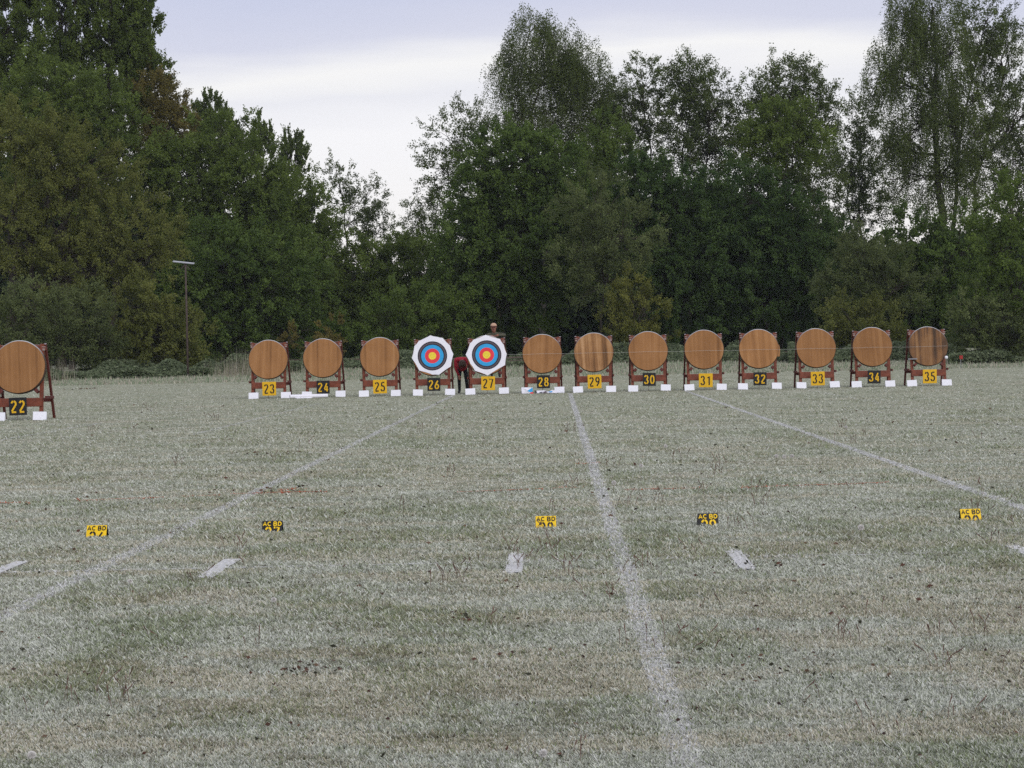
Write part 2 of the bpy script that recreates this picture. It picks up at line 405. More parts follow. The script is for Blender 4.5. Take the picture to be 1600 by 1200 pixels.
# ------------------------------------------------------------------ frosted lawn: blades of grass
n_big, n_str, n_grn, n_hue, n_iso = VN(1), VN(2), VN(3), VN(4), VN(5)
def lawn():
    N = 1900000
    y0, y1, ex = 6.8, 108.0, 1.15
    u = rng.random(N); y = (y0 ** -ex + u * (y1 ** -ex - y0 ** -ex)) ** (-1 / ex)
    xc = -y * math.tan(R(1.184)); half = y * .5 * (1600 / F) * 1.28 + .4
    x = xc + (rng.random(N) * 2 - 1) * half
    st = n_str(x * .9, y * 6.0) * .6 + n_str(x * 3 + 9, y * 19 + 5) * .4
    dens = .35 + .9 * st
    keep = rng.random(N) < dens
    x, y, st = x[keep], y[keep], st[keep]; n = len(x)
    # two thirds of the blades crowd into tufts
    cell = .030 * (y / 9) ** .55; tx = np.floor(x / cell); ty = np.floor(y / (cell * 1.6))
    hs = np.abs(np.sin(tx * 127.1 + ty * 311.7) * 43758.5453) % 1; hs2 = np.abs(np.sin(tx * 269.5 + ty * 183.3) * 24634.6345) % 1
    tuft = rng.random(n) < .66
    x = np.where(tuft, (tx + .2 + .6 * hs) * cell + rng.normal(size=n) * cell * .22, x); y = np.where(tuft, (ty + .2 + .6 * hs2) * cell * 1.6 + rng.normal(size=n) * cell * .3, y)
    y = np.maximum(y, 6.6)
    grn = n_grn(x * 1.3, y * .9) * .7 + n_grn(x * 4.1 + 7, y * 3.3) * .3; iso = n_iso(x * 1.7, y * 1.5) * .45 + n_iso(x * 4.7 + 3, y * 4.3) * .55; fr = n_big(x * .8, y * 2.4); hue = n_hue(x * 2.2, y * 5) * .6 + rng.random(n) * .4
    grow = (y / 9.0) ** .55
    h = (.007 + .012 * rng.random(n) ** 1.4) * (.65 + .7 * hs) * (1 + .5 * (grn > .6)) * grow ** .35
    w = (.0022 + .0026 * rng.random(n)) * grow
    # colours: frosted grey green, straw, living green, brown
    frost = np.array([.515, .53, .45]); straw = np.array([.52, .47, .355]); green = np.array([.175, .22, .09]); brown = np.array([.12, .085, .065]); ice = np.array([.66, .67, .62])
    c = np.tile(frost, (n, 1)) * (.62 + .40 * rng.random(n) + .30 * hs2)[:, None]
    def blend(mask, col, lo=.5, hi=1.0):
        kf = (lo + (hi - lo) * rng.random(n)) * mask; nonlocal_c[0] = nonlocal_c[0] * (1 - kf[:, None]) + col * kf[:, None]
    nonlocal_c = [c]
    blend((fr * .6 + hue * .5 > .60).astype(float), straw, .3, .9)
    blend(((grn + .4 * (rng.random(n) - .5)) > .66).astype(float), green, .3, .8)
    blend(((iso + .25 * (rng.random(n) - .5)) > .70).astype(float), np.array([.21, .185, .115]), .15, .6)
    blend(((iso + .25 * (rng.random(n) - .5)) < .28).astype(float), ice, .1, .4)
    blend((rng.random(n) < .12).astype(float), green, .5, 1.0)
    blend((rng.random(n) < .05 + .10 * (st < .35)).astype(float), brown, .5, 1.0)
    blend((rng.random(n) < .15).astype(float), ice, .5, 1.0)
    c = nonlocal_c[0]
    # whitewashed or painted blades on the lines
    P = np.stack([x, y], -1)
    for a, b, hw, cov, lb in CHALK:
        d = seg_dist(P, a, b); on = (d < hw * (.8 + .5 * rng.random(n))) & (rng.random(n) < cov * (.82 + .55 * y / 70))
        c[on] = np.array([.72, .715, .70]) * (.8 + .25 * rng.random(on.sum()))[:, None]; h[on] *= .8
    for a, b in PAINT:
        d = seg_dist(P, a, b); on = (d < .035) & (rng.random(n) < .6)
        c[on] = np.array([.55, .13, .07]) * (.7 + .5 * rng.random(on.sum()))[:, None]
    # mown blades lie over, the farther ones read as combed across the field
    az = rng.random(n) * 2 * math.pi; lean = (.35 + .8 * rng.random(n)) * h * grow ** .5
    la = rng.random(n) * 2 * math.pi
    lx, ly = np.cos(la) * lean * (1 + .35 * np.minimum(grow, 3)), np.sin(la) * lean * .7
    dx, dy = -np.sin(la), np.cos(la)
    v = np.zeros((n, 4, 3)); zz = np.zeros(n)
    v[:, 0] = np.stack([x - dx * w, y - dy * w, zz], -1); v[:, 1] = np.stack([x + dx * w, y + dy * w, zz], -1)
    v[:, 2] = np.stack([x + lx + dx * w * .35, y + ly + dy * w * .35, h], -1); v[:, 3] = np.stack([x + lx * .9 - dx * w * .35, y + ly * .9 - dy * w * .35, h * .96], -1)
    f = np.arange(n * 4).reshape(n, 4)
    o = link('grass', mesh_np('grass', v.reshape(-1, 3), f, cols=c), M['blade'])
    tag(o, 'short frosted grass blades over the mown field', 'grass', None, 'stuff')
lawn()

def rough_strip(name, label, n, x0, x1, y0, y1, hmin, hmax, wmin, wmax, cols, mask=None, lean=.35):
    x = x0 + (x1 - x0) * rng.random(n); y = y0 + (y1 - y0) * rng.random(n)
    if mask is not None:
        kp = mask(x, y); x, y = x[kp], y[kp]; n = len(x)
    h = (hmin + (hmax - hmin) * rng.random(n) ** 1.5) * (.55 + .9 * n_big(x * .5, y * .5)); w = wmin + (wmax - wmin) * rng.random(n)
    ci = rng.integers(0, len(cols), n); c = np.array(cols)[ci] * (.75 + .5 * rng.random(n))[:, None]
    az = rng.random(n) * 2 * math.pi; la = rng.random(n) * 2 * math.pi; ln = lean * h * rng.random(n)
    dx, dy = np.cos(az) * w, np.sin(az) * w; z = terrain(x, y)
    v = np.zeros((n, 3, 3)); v[:, 0] = np.stack([x - dx, y - dy, z - .02], -1); v[:, 1] = np.stack([x + dx, y + dy, z - .02], -1)
    v[:, 2] = np.stack([x + np.cos(la) * ln, y + np.sin(la) * ln, z + h], -1)
    o = link(name, mesh_np(name, v.reshape(-1, 3), np.arange(n * 3).reshape(n, 3), cols=c), M['blade'])
    return tag(o, label, 'grass', None, 'stuff')
rough_strip('rough_grass', 'grey green frosted uncut grass along the far edge of the field', 90000, -50, 48, 107.5, 126.5, .03, .19, .014, .05,
            [(.42, .40, .33), (.30, .33, .24), (.24, .29, .19), (.40, .36, .29), (.18, .23, .14)])

# ------------------------------------------------------------------ trees and shrubs
def unit(n):
    v = rng.normal(size=(n, 3)); return v / (np.linalg.norm(v, axis=1)[:, None] + 1e-9)
def leaf_quads(P, U, Ls, Ws):
    """rhombic leaves at P, long axis U"""
    n = len(P); V = np.cross(U, unit(n)); V /= np.linalg.norm(V, axis=1)[:, None] + 1e-9
    v = np.empty((n, 4, 3)); a = U * (Ls / 2)[:, None]; b = V * (Ws / 2)[:, None]
    v[:, 0] = P - a; v[:, 1] = P + b; v[:, 2] = P + a; v[:, 3] = P - b
    return v
SPEC = {  # dark, light, clumps per m2 of outline, twigs, leaves per twig, leaf length, leaf width, twig length, (out, up, random), translucency
    'poplar':  ((0.062, 0.082, 0.028), (0.120, 0.152, 0.048), 2.0, 6, 13, .24, .17, .85, (.35, .95, .35)),
    'green':   ((0.072, 0.096, 0.032), (0.138, 0.174, 0.056), 2.1, 6, 14, .22, .13, .80, (.8, .25, .7)),
    'dark':    ((0.056, 0.084, 0.030), (0.112, 0.152, 0.050), 2.2, 6, 14, .24, .15, .85, (1.0, .05, .6)),
    'shade':   ((0.036, 0.060, 0.026), (0.088, 0.128, 0.050), 2.2, 6, 14, .23, .14, .85, (1.0, .05, .6)),
    'olive':   ((0.092, 0.100, 0.036), (0.166, 0.168, 0.064), 2.0, 6, 14, .20, .11, .80, (.8, .35, .6)),
    'rust':    ((0.100, 0.084, 0.034), (0.175, 0.140, 0.058), 2.1, 6, 14, .20, .11, .80, (.7, .5, .6)),
    'grey':    ((0.070, 0.084, 0.042), (0.140, 0.158, 0.080), 1.9, 6, 14, .17, .10, .70, (.8, .3, .7)),
    'sparse':  ((0.058, 0.072, 0.034), (0.104, 0.128, 0.054), 1.15, 5, 9, .19, .11, .75, (.8, .4, .6)),
    'birch':   ((0.062, 0.076, 0.034), (0.112, 0.136, 0.056), 1.15, 7, 14, .16, .085, 2.1, (.22, -1.0, .20)),
    'spring':  ((0.088, 0.092, 0.030), (0.185, 0.180, 0.062), 1.8, 7, 12, .15, .09, .9, (.45, .8, .4)),
    'bright':  ((0.068, 0.095, 0.032), (0.130, 0.170, 0.054), 2.0, 6, 14, .20, .12, .75, (.8, .3, .7)),
    'hedge':   ((0.050, 0.070, 0.030), (0.100, 0.140, 0.050), 2.3, 6, 14, .17, .11, .55, (.7, .5, .7)),
}
LM = {k: leaf_mat('foliage_' + k, (1.28 * v[0][0], 1.36 * v[0][1], 1.05 * v[0][2]), (1.25 * v[1][0], 1.32 * v[1][1], 1.02 * v[1][2])) for k, v in SPEC.items()}
DENS = 2.4
def bezier(p, q, sag, n=7):
    p, q = np.asarray(p, float), np.asarray(q, float); t = np.linspace(0, 1, n)[:, None]
    m = (p + q) / 2 + np.array(sag)
    return (1 - t) ** 2 * p + 2 * t * (1 - t) * m + t ** 2 * q
def tree(name, label, cat, group, Y, lobes, trunk_px, sp, dens=1.0, bark='bark', stems=1, trunk_r=None, limb=.35):
    dk, lt, cpm, ntw, nlf, LL, LW, TL, (ko, ku, kr) = SPEC[sp]
    nlf = int(nlf * 1.5); LL *= .82; LW *= .82
    s = F / Y
    bx = X_of(trunk_px, Y); by = Y + .3; bz = gz(bx, by)
    root = empty(name, (bx, by, bz)); tag(root, label, cat, group)
    CC, OUT, LI = [], [], []; cen = []
    for li, lb in enumerate(lobes):
        px, py, rx, rz = lb[:4]
        c = np.array(at(px, py, Y)); ax = 1.13 * rx / s; az = 1.13 * rz / s; ay = min(max(ax, az), 1.35 * min(ax, az)) * .85
        c[1] += (rng.random() - .5) * .5 * ay
        if c[2] - az < bz + .1:                      # a lobe that reaches the ground stops there
            top = c[2] + az; az = max(.5, (top - bz) / 2); c[2] = bz + az
        cen.append((c, ax, ay, az))
        n = max(6, int(cpm * dens * DENS * math.pi * ax * az * (1.0 if ax > 1.9 else 1.5)))
        d = unit(n); rr = .30 + .70 * rng.random(n) ** .55
        bump = 1 + .16 * np.sin(d[:, 0] * 5 + li) * np.cos(d[:, 2] * 4 + li * 2) + .10 * rng.normal(size=n)
        p = c + d * np.array([ax, ay, az]) * (rr * bump)[:, None]
        kp = p[:, 2] > bz + .15
        CC.append(p[kp]); OUT.append(d[kp]); LI.append(np.full(kp.sum(), li))
    C = np.concatenate(CC); O = np.concatenate(OUT); LI = np.concatenate(LI); n = len(C)
    # twigs
    Tb = np.repeat(C, ntw, 0); To = np.repeat(O, ntw, 0)
    D = To * ko + np.array([0, 0, ku]) + unit(len(Tb)) * kr; D /= np.linalg.norm(D, axis=1)[:, None]
    fin = float(np.clip(np.mean([e[1] for e in cen]) / 2.2, .42, 1.0))
    TLn = TL * (max(fin, .95) if sp == 'poplar' else fin) * (.45 + .9 * rng.random(len(Tb)))
    ct = np.repeat(np.clip(.45 + .34 * rng.normal(size=n), 0, 1), ntw)
    Tb = Tb + unit(len(Tb)) * fin * (.32 if sp != 'birch' else .45) * rng.random((len(Tb), 1))
    # leaves
    nl = len(Tb) * nlf; b = np.repeat(Tb, nlf, 0); d = np.repeat(D, nlf, 0); ln = np.repeat(TLn, nlf)
    t = rng.random(nl); P = b + d * (t * ln)[:, None] + unit(nl) * (fin * (.09 + .10 * (1 - t)))[:, None]
    if sp != 'birch': P[:, 2] -= .12 * t * t * ln
    U = d * .7 + unit(nl) * .8; U /= np.linalg.norm(U, axis=1)[:, None] + 1e-9
    sc = (.65 + .6 * rng.random(nl)) * (1.1 - .35 * t)
    tint = np.clip(np.repeat(ct, nlf) + .16 * rng.normal(size=nl), 0, 1)
    kp = P[:, 2] > bz + .03
    P, U, sc, tint = P[kp], U[kp], sc[kp], tint[kp]
    q = leaf_quads(P, U, LL * sc, LW * sc) - np.array([bx, by, bz])
    link('crown', mesh_np('crown', q.reshape(-1, 3), np.arange(len(P) * 4).reshape(-1, 4), tint=tint), LM[sp], root)
    # trunk and limbs
    topi = max(range(len(cen)), key=lambda i: cen[i][0][2]); paths = []
    tops = sorted(cen, key=lambda e: -e[0][2])
    Ht = tops[0][0][2] - bz
    r0 = trunk_r or max(.05, .0115 * Ht)
    base = np.array([bx, by, bz - .1])
    for sidx in range(stems):
        tp = tops[min(sidx, len(tops) - 1)][0]
        off = np.array([(sidx - (stems - 1) / 2) * .5, 0, 0])
        pts = bezier(base + off, tp, (rng.normal() * .04 * Ht, 0, .06 * Ht), 12)
        pts[1:-1, 0] += rng.normal(size=10) * .012 * Ht
        rad = r0 * (1 - .86 * np.linspace(0, 1, 12)) / (stems ** .4)
        rad[0] *= 1.25
        paths.append((pts, rad))
    main = paths[0][0]
    for i, (c, ax, ay, az) in enumerate(cen):
        stem = paths[i % stems][0]
        zz = c[2] - az * .55 - .2 * abs(c[0] - bx)
        k0 = int(np.clip(np.searchsorted(stem[:, 2], zz), 1, 9)); st = stem[k0]
        rl = r0 * (1 - .86 * k0 / 11) * .62
        if np.linalg.norm(c - st) > .5:
            lp = bezier(st, c, (0, 0, -.12 * np.linalg.norm(c - st)), 7); paths.append((lp, rl * (1 - .7 * np.linspace(0, 1, 7))))
        else: lp = bezier(st, c + [0, 0, .3], (0, 0, 0), 7)
        ids = np.nonzero(LI == i)[0]; take = ids[rng.random(len(ids)) < limb]
        for j in take[:60]:
            k1 = rng.integers(2, 7); a = lp[k1]; e = C[j]
            ll = np.linalg.norm(e - a)
            bp = bezier(a, e, (0, 0, .10 * ll), 5); bp[1:4] += rng.normal(size=(3, 3)) * .04 * ll
            paths.append((bp, max(.018, rl * .30) * (1 - .75 * np.linspace(0, 1, 5)) + .006))
    v, f = tubes_np(paths, 6); v = v - np.array([bx, by, bz])
    link('trunk', mesh_np('trunk', v, f, smooth=True), M[bark], root)
    return root

G_L, G_C, G_R = 'trees on the left edge of the field', 'trees behind the middle of the target row', 'trees on the right edge of the field'
TREES = [
 # far tall poplars on the left
 ('poplar_tree', 'tall poplar cut by the top left corner of the view', 'tree', G_L, 152, [(10, 60, 50, 110), (30, -40, 45, 90), (0, 180, 60, 90)], 15, 'poplar', 1.0),
 ('poplar_tree', 'tall dark poplar second from the left edge', 'tree', G_L, 150, [(95, 30, 52, 110), (105, -60, 40, 80), (85, 150, 60, 90)], 95, 'poplar', 1.0),
 ('poplar_tree', 'tall dark poplar that borders the open sky, above the rust coloured tree', 'tree', G_L, 151, [(180, 40, 50, 100), (205, 50, 36, 70), (170, -50, 42, 80), (190, 140, 55, 80), (248, 105, 17, 26), (222, 10, 18, 34)], 180, 'poplar', 1.0),
 ('poplar_tree', 'small far poplar poking above the left slope of crowns, nearest the tall poplars', 'tree', G_L, 196, [(322, 215, 24, 60), (312, 190, 12, 30), (334, 180, 12, 32)], 322, 'poplar', .95),
 ('poplar_tree', 'small far poplar with a narrow tip, second along the left slope', 'tree', G_L, 198, [(358, 225, 18, 48), (352, 200, 10, 26), (372, 235, 9, 30)], 360, 'poplar', .95),
 ('poplar_tree', 'small far poplar standing clear of the sky, third along the left slope', 'tree', G_L, 200, [(408, 232, 15, 44), (405, 204, 7, 22), (422, 226, 7, 24), (394, 228, 7, 22)], 410, 'poplar', .85),
 ('poplar_tree', 'small far poplar with bristly outline, last along the left slope', 'tree', G_L, 200, [(457, 260, 19, 44), (451, 224, 8, 26), (474, 252, 8, 26), (464, 232, 7, 22)], 456, 'poplar', .85),
 ('willow_tree', 'green rounded tree under the tall poplars at the left', 'tree', G_L, 143, [(70, 160, 75, 70), (130, 190, 70, 70), (170, 240, 75, 80), (100, 270, 90, 80)], 110, 'green', 1.0),
 ('birch_tree', 'rust brown tree between tall poplars and green slope', 'tree', G_L, 150, [(250, 172, 42, 50), (235, 150, 30, 34), (270, 205, 34, 40), (240, 240, 46, 50)], 250, 'rust', 1.05),
 ('willow_tree', 'broad green tree sloping down from the rust brown tree', 'tree', G_L, 146, [(340, 228, 52, 56), (292, 290, 66, 66), (255, 270, 36, 40), (390, 290, 62, 62), (340, 370, 90, 90)], 335, 'green', 1.05),
 ('willow_tree', 'green tree at the foot of the left slope beside the sky gap', 'tree', G_L, 152, [(445, 315, 58, 52), (490, 345, 40, 52), (425, 380, 70, 80), (500, 420, 48, 70)], 450, 'green', 1.05),
 ('willow_tree', 'big olive brown willow leaning in at the left edge', 'tree', G_L, 128, [(20, 215, 62, 62), (75, 235, 55, 52), (140, 270, 62, 54), (195, 360, 66, 60), (100, 350, 75, 72), (15, 350, 60, 80), (235, 400, 45, 42), (130, 420, 80, 50)], 14, 'olive', .95, 'bark', 2, .34),
 ('willow_bush', 'pale grey green bush low behind target 22', 'bush', G_L, 121, [(60, 490, 65, 48), (125, 505, 60, 50), (20, 515, 50, 46), (160, 540, 34, 30), (95, 535, 70, 36)], 80, 'grey', 1.05),
 ('willow_bush', 'olive bush directly behind the tall pole', 'bush', G_L, 123, [(250, 510, 45, 50), (290, 530, 34, 42), (215, 480, 48, 46), (235, 545, 50, 36)], 250, 'olive', 1.05),
 ('oak_tree', 'dark shaded tree between the pole and target 23', 'tree', G_L, 139, [(350, 420, 75, 62), (410, 450, 80, 70), (330, 500, 60, 60), (450, 520, 70, 46), (300, 450, 60, 60)], 440, 'dark', 1.05),
 ('willow_tree', 'yellowish green tree above target 23', 'tree', G_L, 145, [(410, 340, 44, 36), (450, 400, 64, 50), (395, 390, 50, 50)], 420, 'bright', .75),
 ('alder_tree', 'dark small tree against the bright sky gap', 'tree', G_L, 172, [(530, 285, 22, 36), (572, 312, 28, 38), (550, 345, 40, 42), (590, 365, 28, 36)], 552, 'sparse', 1.25),
 ('alder_tree', 'low sparse tree right of the bright sky gap', 'tree', G_C, 176, [(648, 355, 28, 34), (682, 330, 26, 32), (668, 385, 44, 36), (622, 395, 30, 30)], 655, 'sparse', 1.3),
 ('hazel_tree', 'mid green tree above targets 24 and 25', 'tree', G_C, 150, [(560, 430, 55, 56), (620, 430, 60, 50), (520, 480, 50, 56), (590, 490, 64, 56), (660, 420, 46, 50)], 575, 'green', 1.0),
 ('hazel_bush', 'bright green bush behind targets 25 and 26', 'bush', G_C, 134, [(640, 490, 56, 46), (600, 515, 46, 40), (700, 500, 50, 46), (660, 530, 60, 32)], 650, 'bright', .85),
 ('alder_tree', 'thin twiggy tree leaning left into the sky gap', 'tree', G_C, 158, [(705, 225, 44, 50), (735, 190, 36, 38), (690, 270, 34, 40), (700, 325, 38, 40), (745, 250, 44, 60)], 790, 'sparse', 1.15),
 ('birch_tree', 'tallest birch in the middle with drooping twigs', 'tree', G_C, 157, [(828, 50, 38, 44), (868, 70, 38, 42), (800, 100, 32, 42), (850, 130, 58, 50), (890, 120, 30, 46), (800, 175, 42, 46), (865, 195, 64, 50), (925, 145, 40, 48), (940, 200, 44, 50), (905, 88, 32, 36), (958, 150, 30, 38)], 855, 'birch', 1.7, 'bark_grey'),
 ('maple_tree', 'dense dark green maple in front of the tallest birch', 'tree', G_C, 138, [(800, 255, 64, 56), (770, 320, 66, 66), (850, 280, 66, 66), (745, 395, 64, 66), (830, 380, 90, 80), (780, 460, 90, 66), (890, 330, 60, 66)], 820, 'dark', 1.05),
 ('aspen_tree', 'yellow green tree right of the dark maple', 'tree', G_C, 146, [(950, 225, 40, 44), (965, 275, 46, 50), (925, 260, 36, 40)], 955, 'bright', .85),
 ('alder_tree', 'thin open tree right of the tallest birch', 'tree', G_C, 154, [(1003, 125, 30, 34), (1015, 180, 32, 42), (975, 170, 26, 36), (1000, 240, 44, 50)], 1010, 'sparse', 1.7, 'bark', 2),
 ('alder_tree', 'round topped tree left of the lower saddle in the right hand skyline', 'tree', G_C, 151, [(1078, 125, 34, 34), (1110, 155, 40, 42), (1065, 180, 40, 48), (1120, 215, 52, 52), (1075, 250, 52, 60)], 1085, 'sparse', 2.6, 'bark', 2),
 ('alder_tree', 'wide topped tree beside the bright notch before the right birch', 'tree', G_C, 150, [(1240, 125, 42, 32), (1205, 145, 38, 34), (1275, 150, 34, 32), (1235, 190, 70, 40), (1180, 195, 40, 46), (1250, 250, 60, 56)], 1195, 'sparse', 2.6, 'bark', 2),
 ('ash_tree', 'green domed crown under the wide topped tree', 'tree', G_C, 143, [(1225, 190, 52, 34), (1240, 225, 50, 36), (1190, 230, 40, 34)], 1215, 'green', .9),
 ('hawthorn_tree', 'grey green tree with fine leaves above targets 28 and 29', 'tree', G_C, 131, [(930, 330, 60, 56), (975, 370, 56, 56), (905, 390, 46, 50), (950, 430, 56, 50)], 940, 'grey', .85),
 ('oak_tree', 'dark broad tree above target 30', 'tree', G_C, 140, [(1060, 320, 66, 60), (1030, 400, 70, 66), (1100, 390, 80, 70), (1060, 460, 90, 56), (1000, 300, 50, 56)], 1060, 'shade', 1.1),
 ('oak_tree', 'dark broad tree above targets 31 to 33', 'tree', G_C, 141, [(1170, 320, 66, 60), (1150, 400, 70, 66), (1230, 380, 76, 66), (1200, 460, 90, 60), (1270, 440, 60, 60)], 1200, 'shade', 1.1),
 ('thorn_tree', 'brownish thin tree right of the domed green crown', 'tree', G_C, 147, [(1280, 300, 44, 48), (1265, 350, 50, 46), (1210, 290, 46, 40)], 1275, 'sparse', 2.2),
 ('laburnum_bush', 'yellow green upright bush behind targets 29 and 30', 'bush', G_C, 127.6, [(990, 470, 32, 44), (1010, 490, 30, 40), (965, 495, 26, 34), (1000, 525, 44, 26)], 992, 'spring', .8),
 ('alder_tree', 'small leaning sparse tree in the bright notch left of the right birch', 'tree', G_R, 162, [(1345, 190, 30, 40), (1330, 250, 34, 44), (1355, 290, 34, 50), (1335, 345, 44, 40)], 1350, 'sparse', 1.9, 'bark', 2),
 ('birch_tree', 'tall drooping birch filling the top right of the view', 'tree', G_R, 149, [(1375, 110, 28, 44), (1415, 30, 34, 60), (1460, 10, 40, 60), (1425, 110, 40, 60), (1480, 90, 52, 66), (1440, 190, 54, 60), (1400, 230, 34, 40), (1500, 190, 56, 66), (1470, 280, 80, 52)], 1468, 'birch', 1.7, 'bark', 1, .42),
 ('birch_tree', 'second birch with upswept limbs at the right edge', 'tree', G_R, 151, [(1540, 40, 44, 52), (1575, 90, 40, 60), (1540, 140, 48, 60), (1590, 190, 46, 66), (1545, 240, 60, 56), (1600, 280, 50, 60)], 1492, 'sparse', 2.2, 'bark', 2, .3),
 ('elder_bush', 'bright green tall bush at the right edge of the field', 'bush', G_R, 117, [(1580, 330, 44, 50), (1560, 390, 50, 50), (1595, 440, 56, 66), (1545, 450, 44, 46)], 1575, 'bright', .8),
 ('hawthorn_bush', 'olive grey twiggy bush under the right edge bush beside target 35', 'bush', G_R, 115.5, [(1560, 500, 52, 46), (1520, 500, 36, 46), (1590, 520, 46, 44), (1540, 540, 46, 30)], 1555, 'grey', .8),
 ('hawthorn_tree', 'grey green shaded tree above target 34', 'tree', G_R, 133, [(1360, 420, 60, 56), (1320, 460, 50, 50), (1400, 450, 56, 50), (1350, 400, 40, 36)], 1360, 'grey', .75),
 ('hazel_tree', 'mid green tree above target 35 under the birch', 'tree', G_R, 136, [(1440, 390, 56, 52), (1480, 440, 60, 60), (1420, 460, 50, 56), (1500, 380, 46, 50)], 1460, 'dark', .9),
 ('hawthorn_bush', 'olive bush directly behind targets 33 and 34', 'bush', G_R, 129, [(1330, 500, 40, 36), (1370, 505, 40, 36), (1350, 525, 60, 26)], 1350, 'olive', .7),
 ('elder_bush', 'small pale shoot bush between targets 23 and 24', 'bush', G_L, 125, [(452, 535, 16, 26), (515, 525, 26, 34), (505, 545, 28, 22)], 500, 'rust', .55),
 ('oak_tree', 'shaded dark tree behind target 35', 'tree', G_R, 138, [(1430, 490, 50, 50), (1480, 510, 50, 46), (1390, 510, 46, 46)], 1440, 'shade', 1.05),
]
for a in TREES: tree(*a)
print('LEAVES', sum(len(o.data.polygons) for o in bpy.data.objects if o.name.startswith('crown')))

# the wood behind, one dark mass
LM['wood'] = leaf_mat('wood_leaf', (.034, .055, .027), (.078, .110, .050))
def wood_mass():
    prof = [(-150, 240), (0, 250), (200, 300), (320, 330), (420, 370), (520, 420), (600, 455), (640, 455), (700, 430), (760, 350), (860, 300), (1000, 310), (1150, 300), (1290, 360), (1370, 395), (1480, 385), (1600, 350), (1760, 330)]
    xs, ys = zip(*prof)
    n = 210000; px = -150 + 1910 * rng.random(n); top = np.interp(px, xs, ys); py = top + (592 - top) * rng.random(n) ** .85
    Y = 160 + 16 * rng.random(n); d = np.array([ray(-150, 300), ray(1760, 300)])
    yh = 540 - (px - 867) * .0195
    x = (px - 867) / F * Y; z = 1.57 + (yh - py) / F * Y + rng.normal(size=n) * .5
    z = np.maximum(z, terrain(x, Y) + .1)
    P = np.stack([x, Y, z], -1); U = unit(n); s = .5 + .7 * rng.random(n)
    v = leaf_quads(P, U, .75 * s, .5 * s)
    tint = np.clip(.3 + .2 * rng.normal(size=n) , 0, 1)
    o = link('woodland', mesh_np('woodland', v.reshape(-1, 3), np.arange(n * 4).reshape(-1, 4), tint=tint), LM['wood'])
    tag(o, 'dark wood standing close behind the edge trees', 'woodland', None, 'stuff')
wood_mass()

# nettles and low weeds along the wood
def ground_cover(name, label, n, spans, sp, cat):
    P, S = [], []
    for (p0, p1, Y0, Y1, h, k) in spans:
        m = int(n * k); px = p0 + (p1 - p0) * rng.random(m); Y = Y0 + (Y1 - Y0) * rng.random(m)
        x = (px - 867) / F * Y
        hh = h * (.12 + 1.35 * n_big(x * .55 + 3, Y * .7) ** 1.5); z = terrain(x, Y) + hh * rng.random(m) ** .6
        P.append(np.stack([x, Y, z], -1)); S.append(np.full(m, 1.0))
    P = np.concatenate(P); m = len(P); U = unit(m); U[:, 2] *= .5; U /= np.linalg.norm(U, axis=1)[:, None]
    s = .6 + .7 * rng.random(m); v = leaf_quads(P, U, .19 * s, .11 * s); tint = np.clip(.5 + .25 * rng.normal(size=m), 0, 1)
    o = link(name, mesh_np(name, v.reshape(-1, 3), np.arange(m * 4).reshape(-1, 4), tint=tint), LM[sp])
    return tag(o, label, cat, None, 'stuff')
LM['nettle'] = leaf_mat('nettle_leaf', (.10, .14, .07), (.27, .31, .19))
ground_cover('nettles', 'frosted green nettles and weeds along the foot of the trees', 26000,
             [(90, 330, 117.5, 121.5, .75, 1.0), (300, 470, 119, 124, .9, .6), (470, 900, 124, 129, .75, 1.3), (880, 1260, 124, 129.5, .9, 1.3), (1230, 1500, 121, 128, 1.35, 1.4), (1480, 1700, 114, 119, .7, .6), (-120, 90, 116, 121, .8, .6)], 'nettle', 'weeds')
def reeds():
    def reed_mask(x, y):
        p = x * F / y + 867
        w = np.exp(-((p - 82) / 22) ** 2) + .9 * np.exp(-((p - 400) / 62) ** 4)
        return rng.random(len(p)) < w * (.15 + 1.1 * n_grn(x * 1.1, y * .8))
    o = rough_strip('dry_reeds', 'pale dry reed stalks behind target 22 and left of target 23', 15000, -40, -8, 115, 121, .35, 1.3, .006, .016,
                    [(.33, .29, .23), (.27, .24, .18), (.38, .35, .29), (.20, .22, .13)], reed_mask, .3)
    o['category'] = 'reeds'
reeds()

# ------------------------------------------------------------------ fence, pole, flag
def fence():
    Y = 127.3; x0, x1 = X_of(372, Y), X_of(1236, Y); n = 12
    root = empty('wooden_fence', ((x0 + x1) / 2, Y, gz((x0 + x1) / 2, Y)))
    tag(root, 'low old wooden rail fence behind targets 24 to 32', 'fence')
    ox, oy, oz = root.location
    xs = [x0 + (x1 - x0) * i / (n - 1) for i in range(n)]
    for x in xs:
        z = gz(x, Y); h = .64 + .06 * random.random()
        MB().bar((x - ox, 0, z - oz - .15), (x - ox + .02 * random.uniform(-1, 1), 0, z - oz + h), .10, .10).build('fence_post', M['fence'], root, .008)
    for zz in (.54, .32):
        b = MB()
        for i in range(n - 1):
            za, zb = gz(xs[i], Y) - oz + zz, gz(xs[i + 1], Y) - oz + zz
            b.bar((xs[i] - ox, -.075, za + random.uniform(-.03, .03)), (xs[i + 1] - ox, -.075, zb + random.uniform(-.03, .03)), .045, .09, 0, Vector((0, 1, 0)))
        b.build('rail', M['fence'], root)
fence()
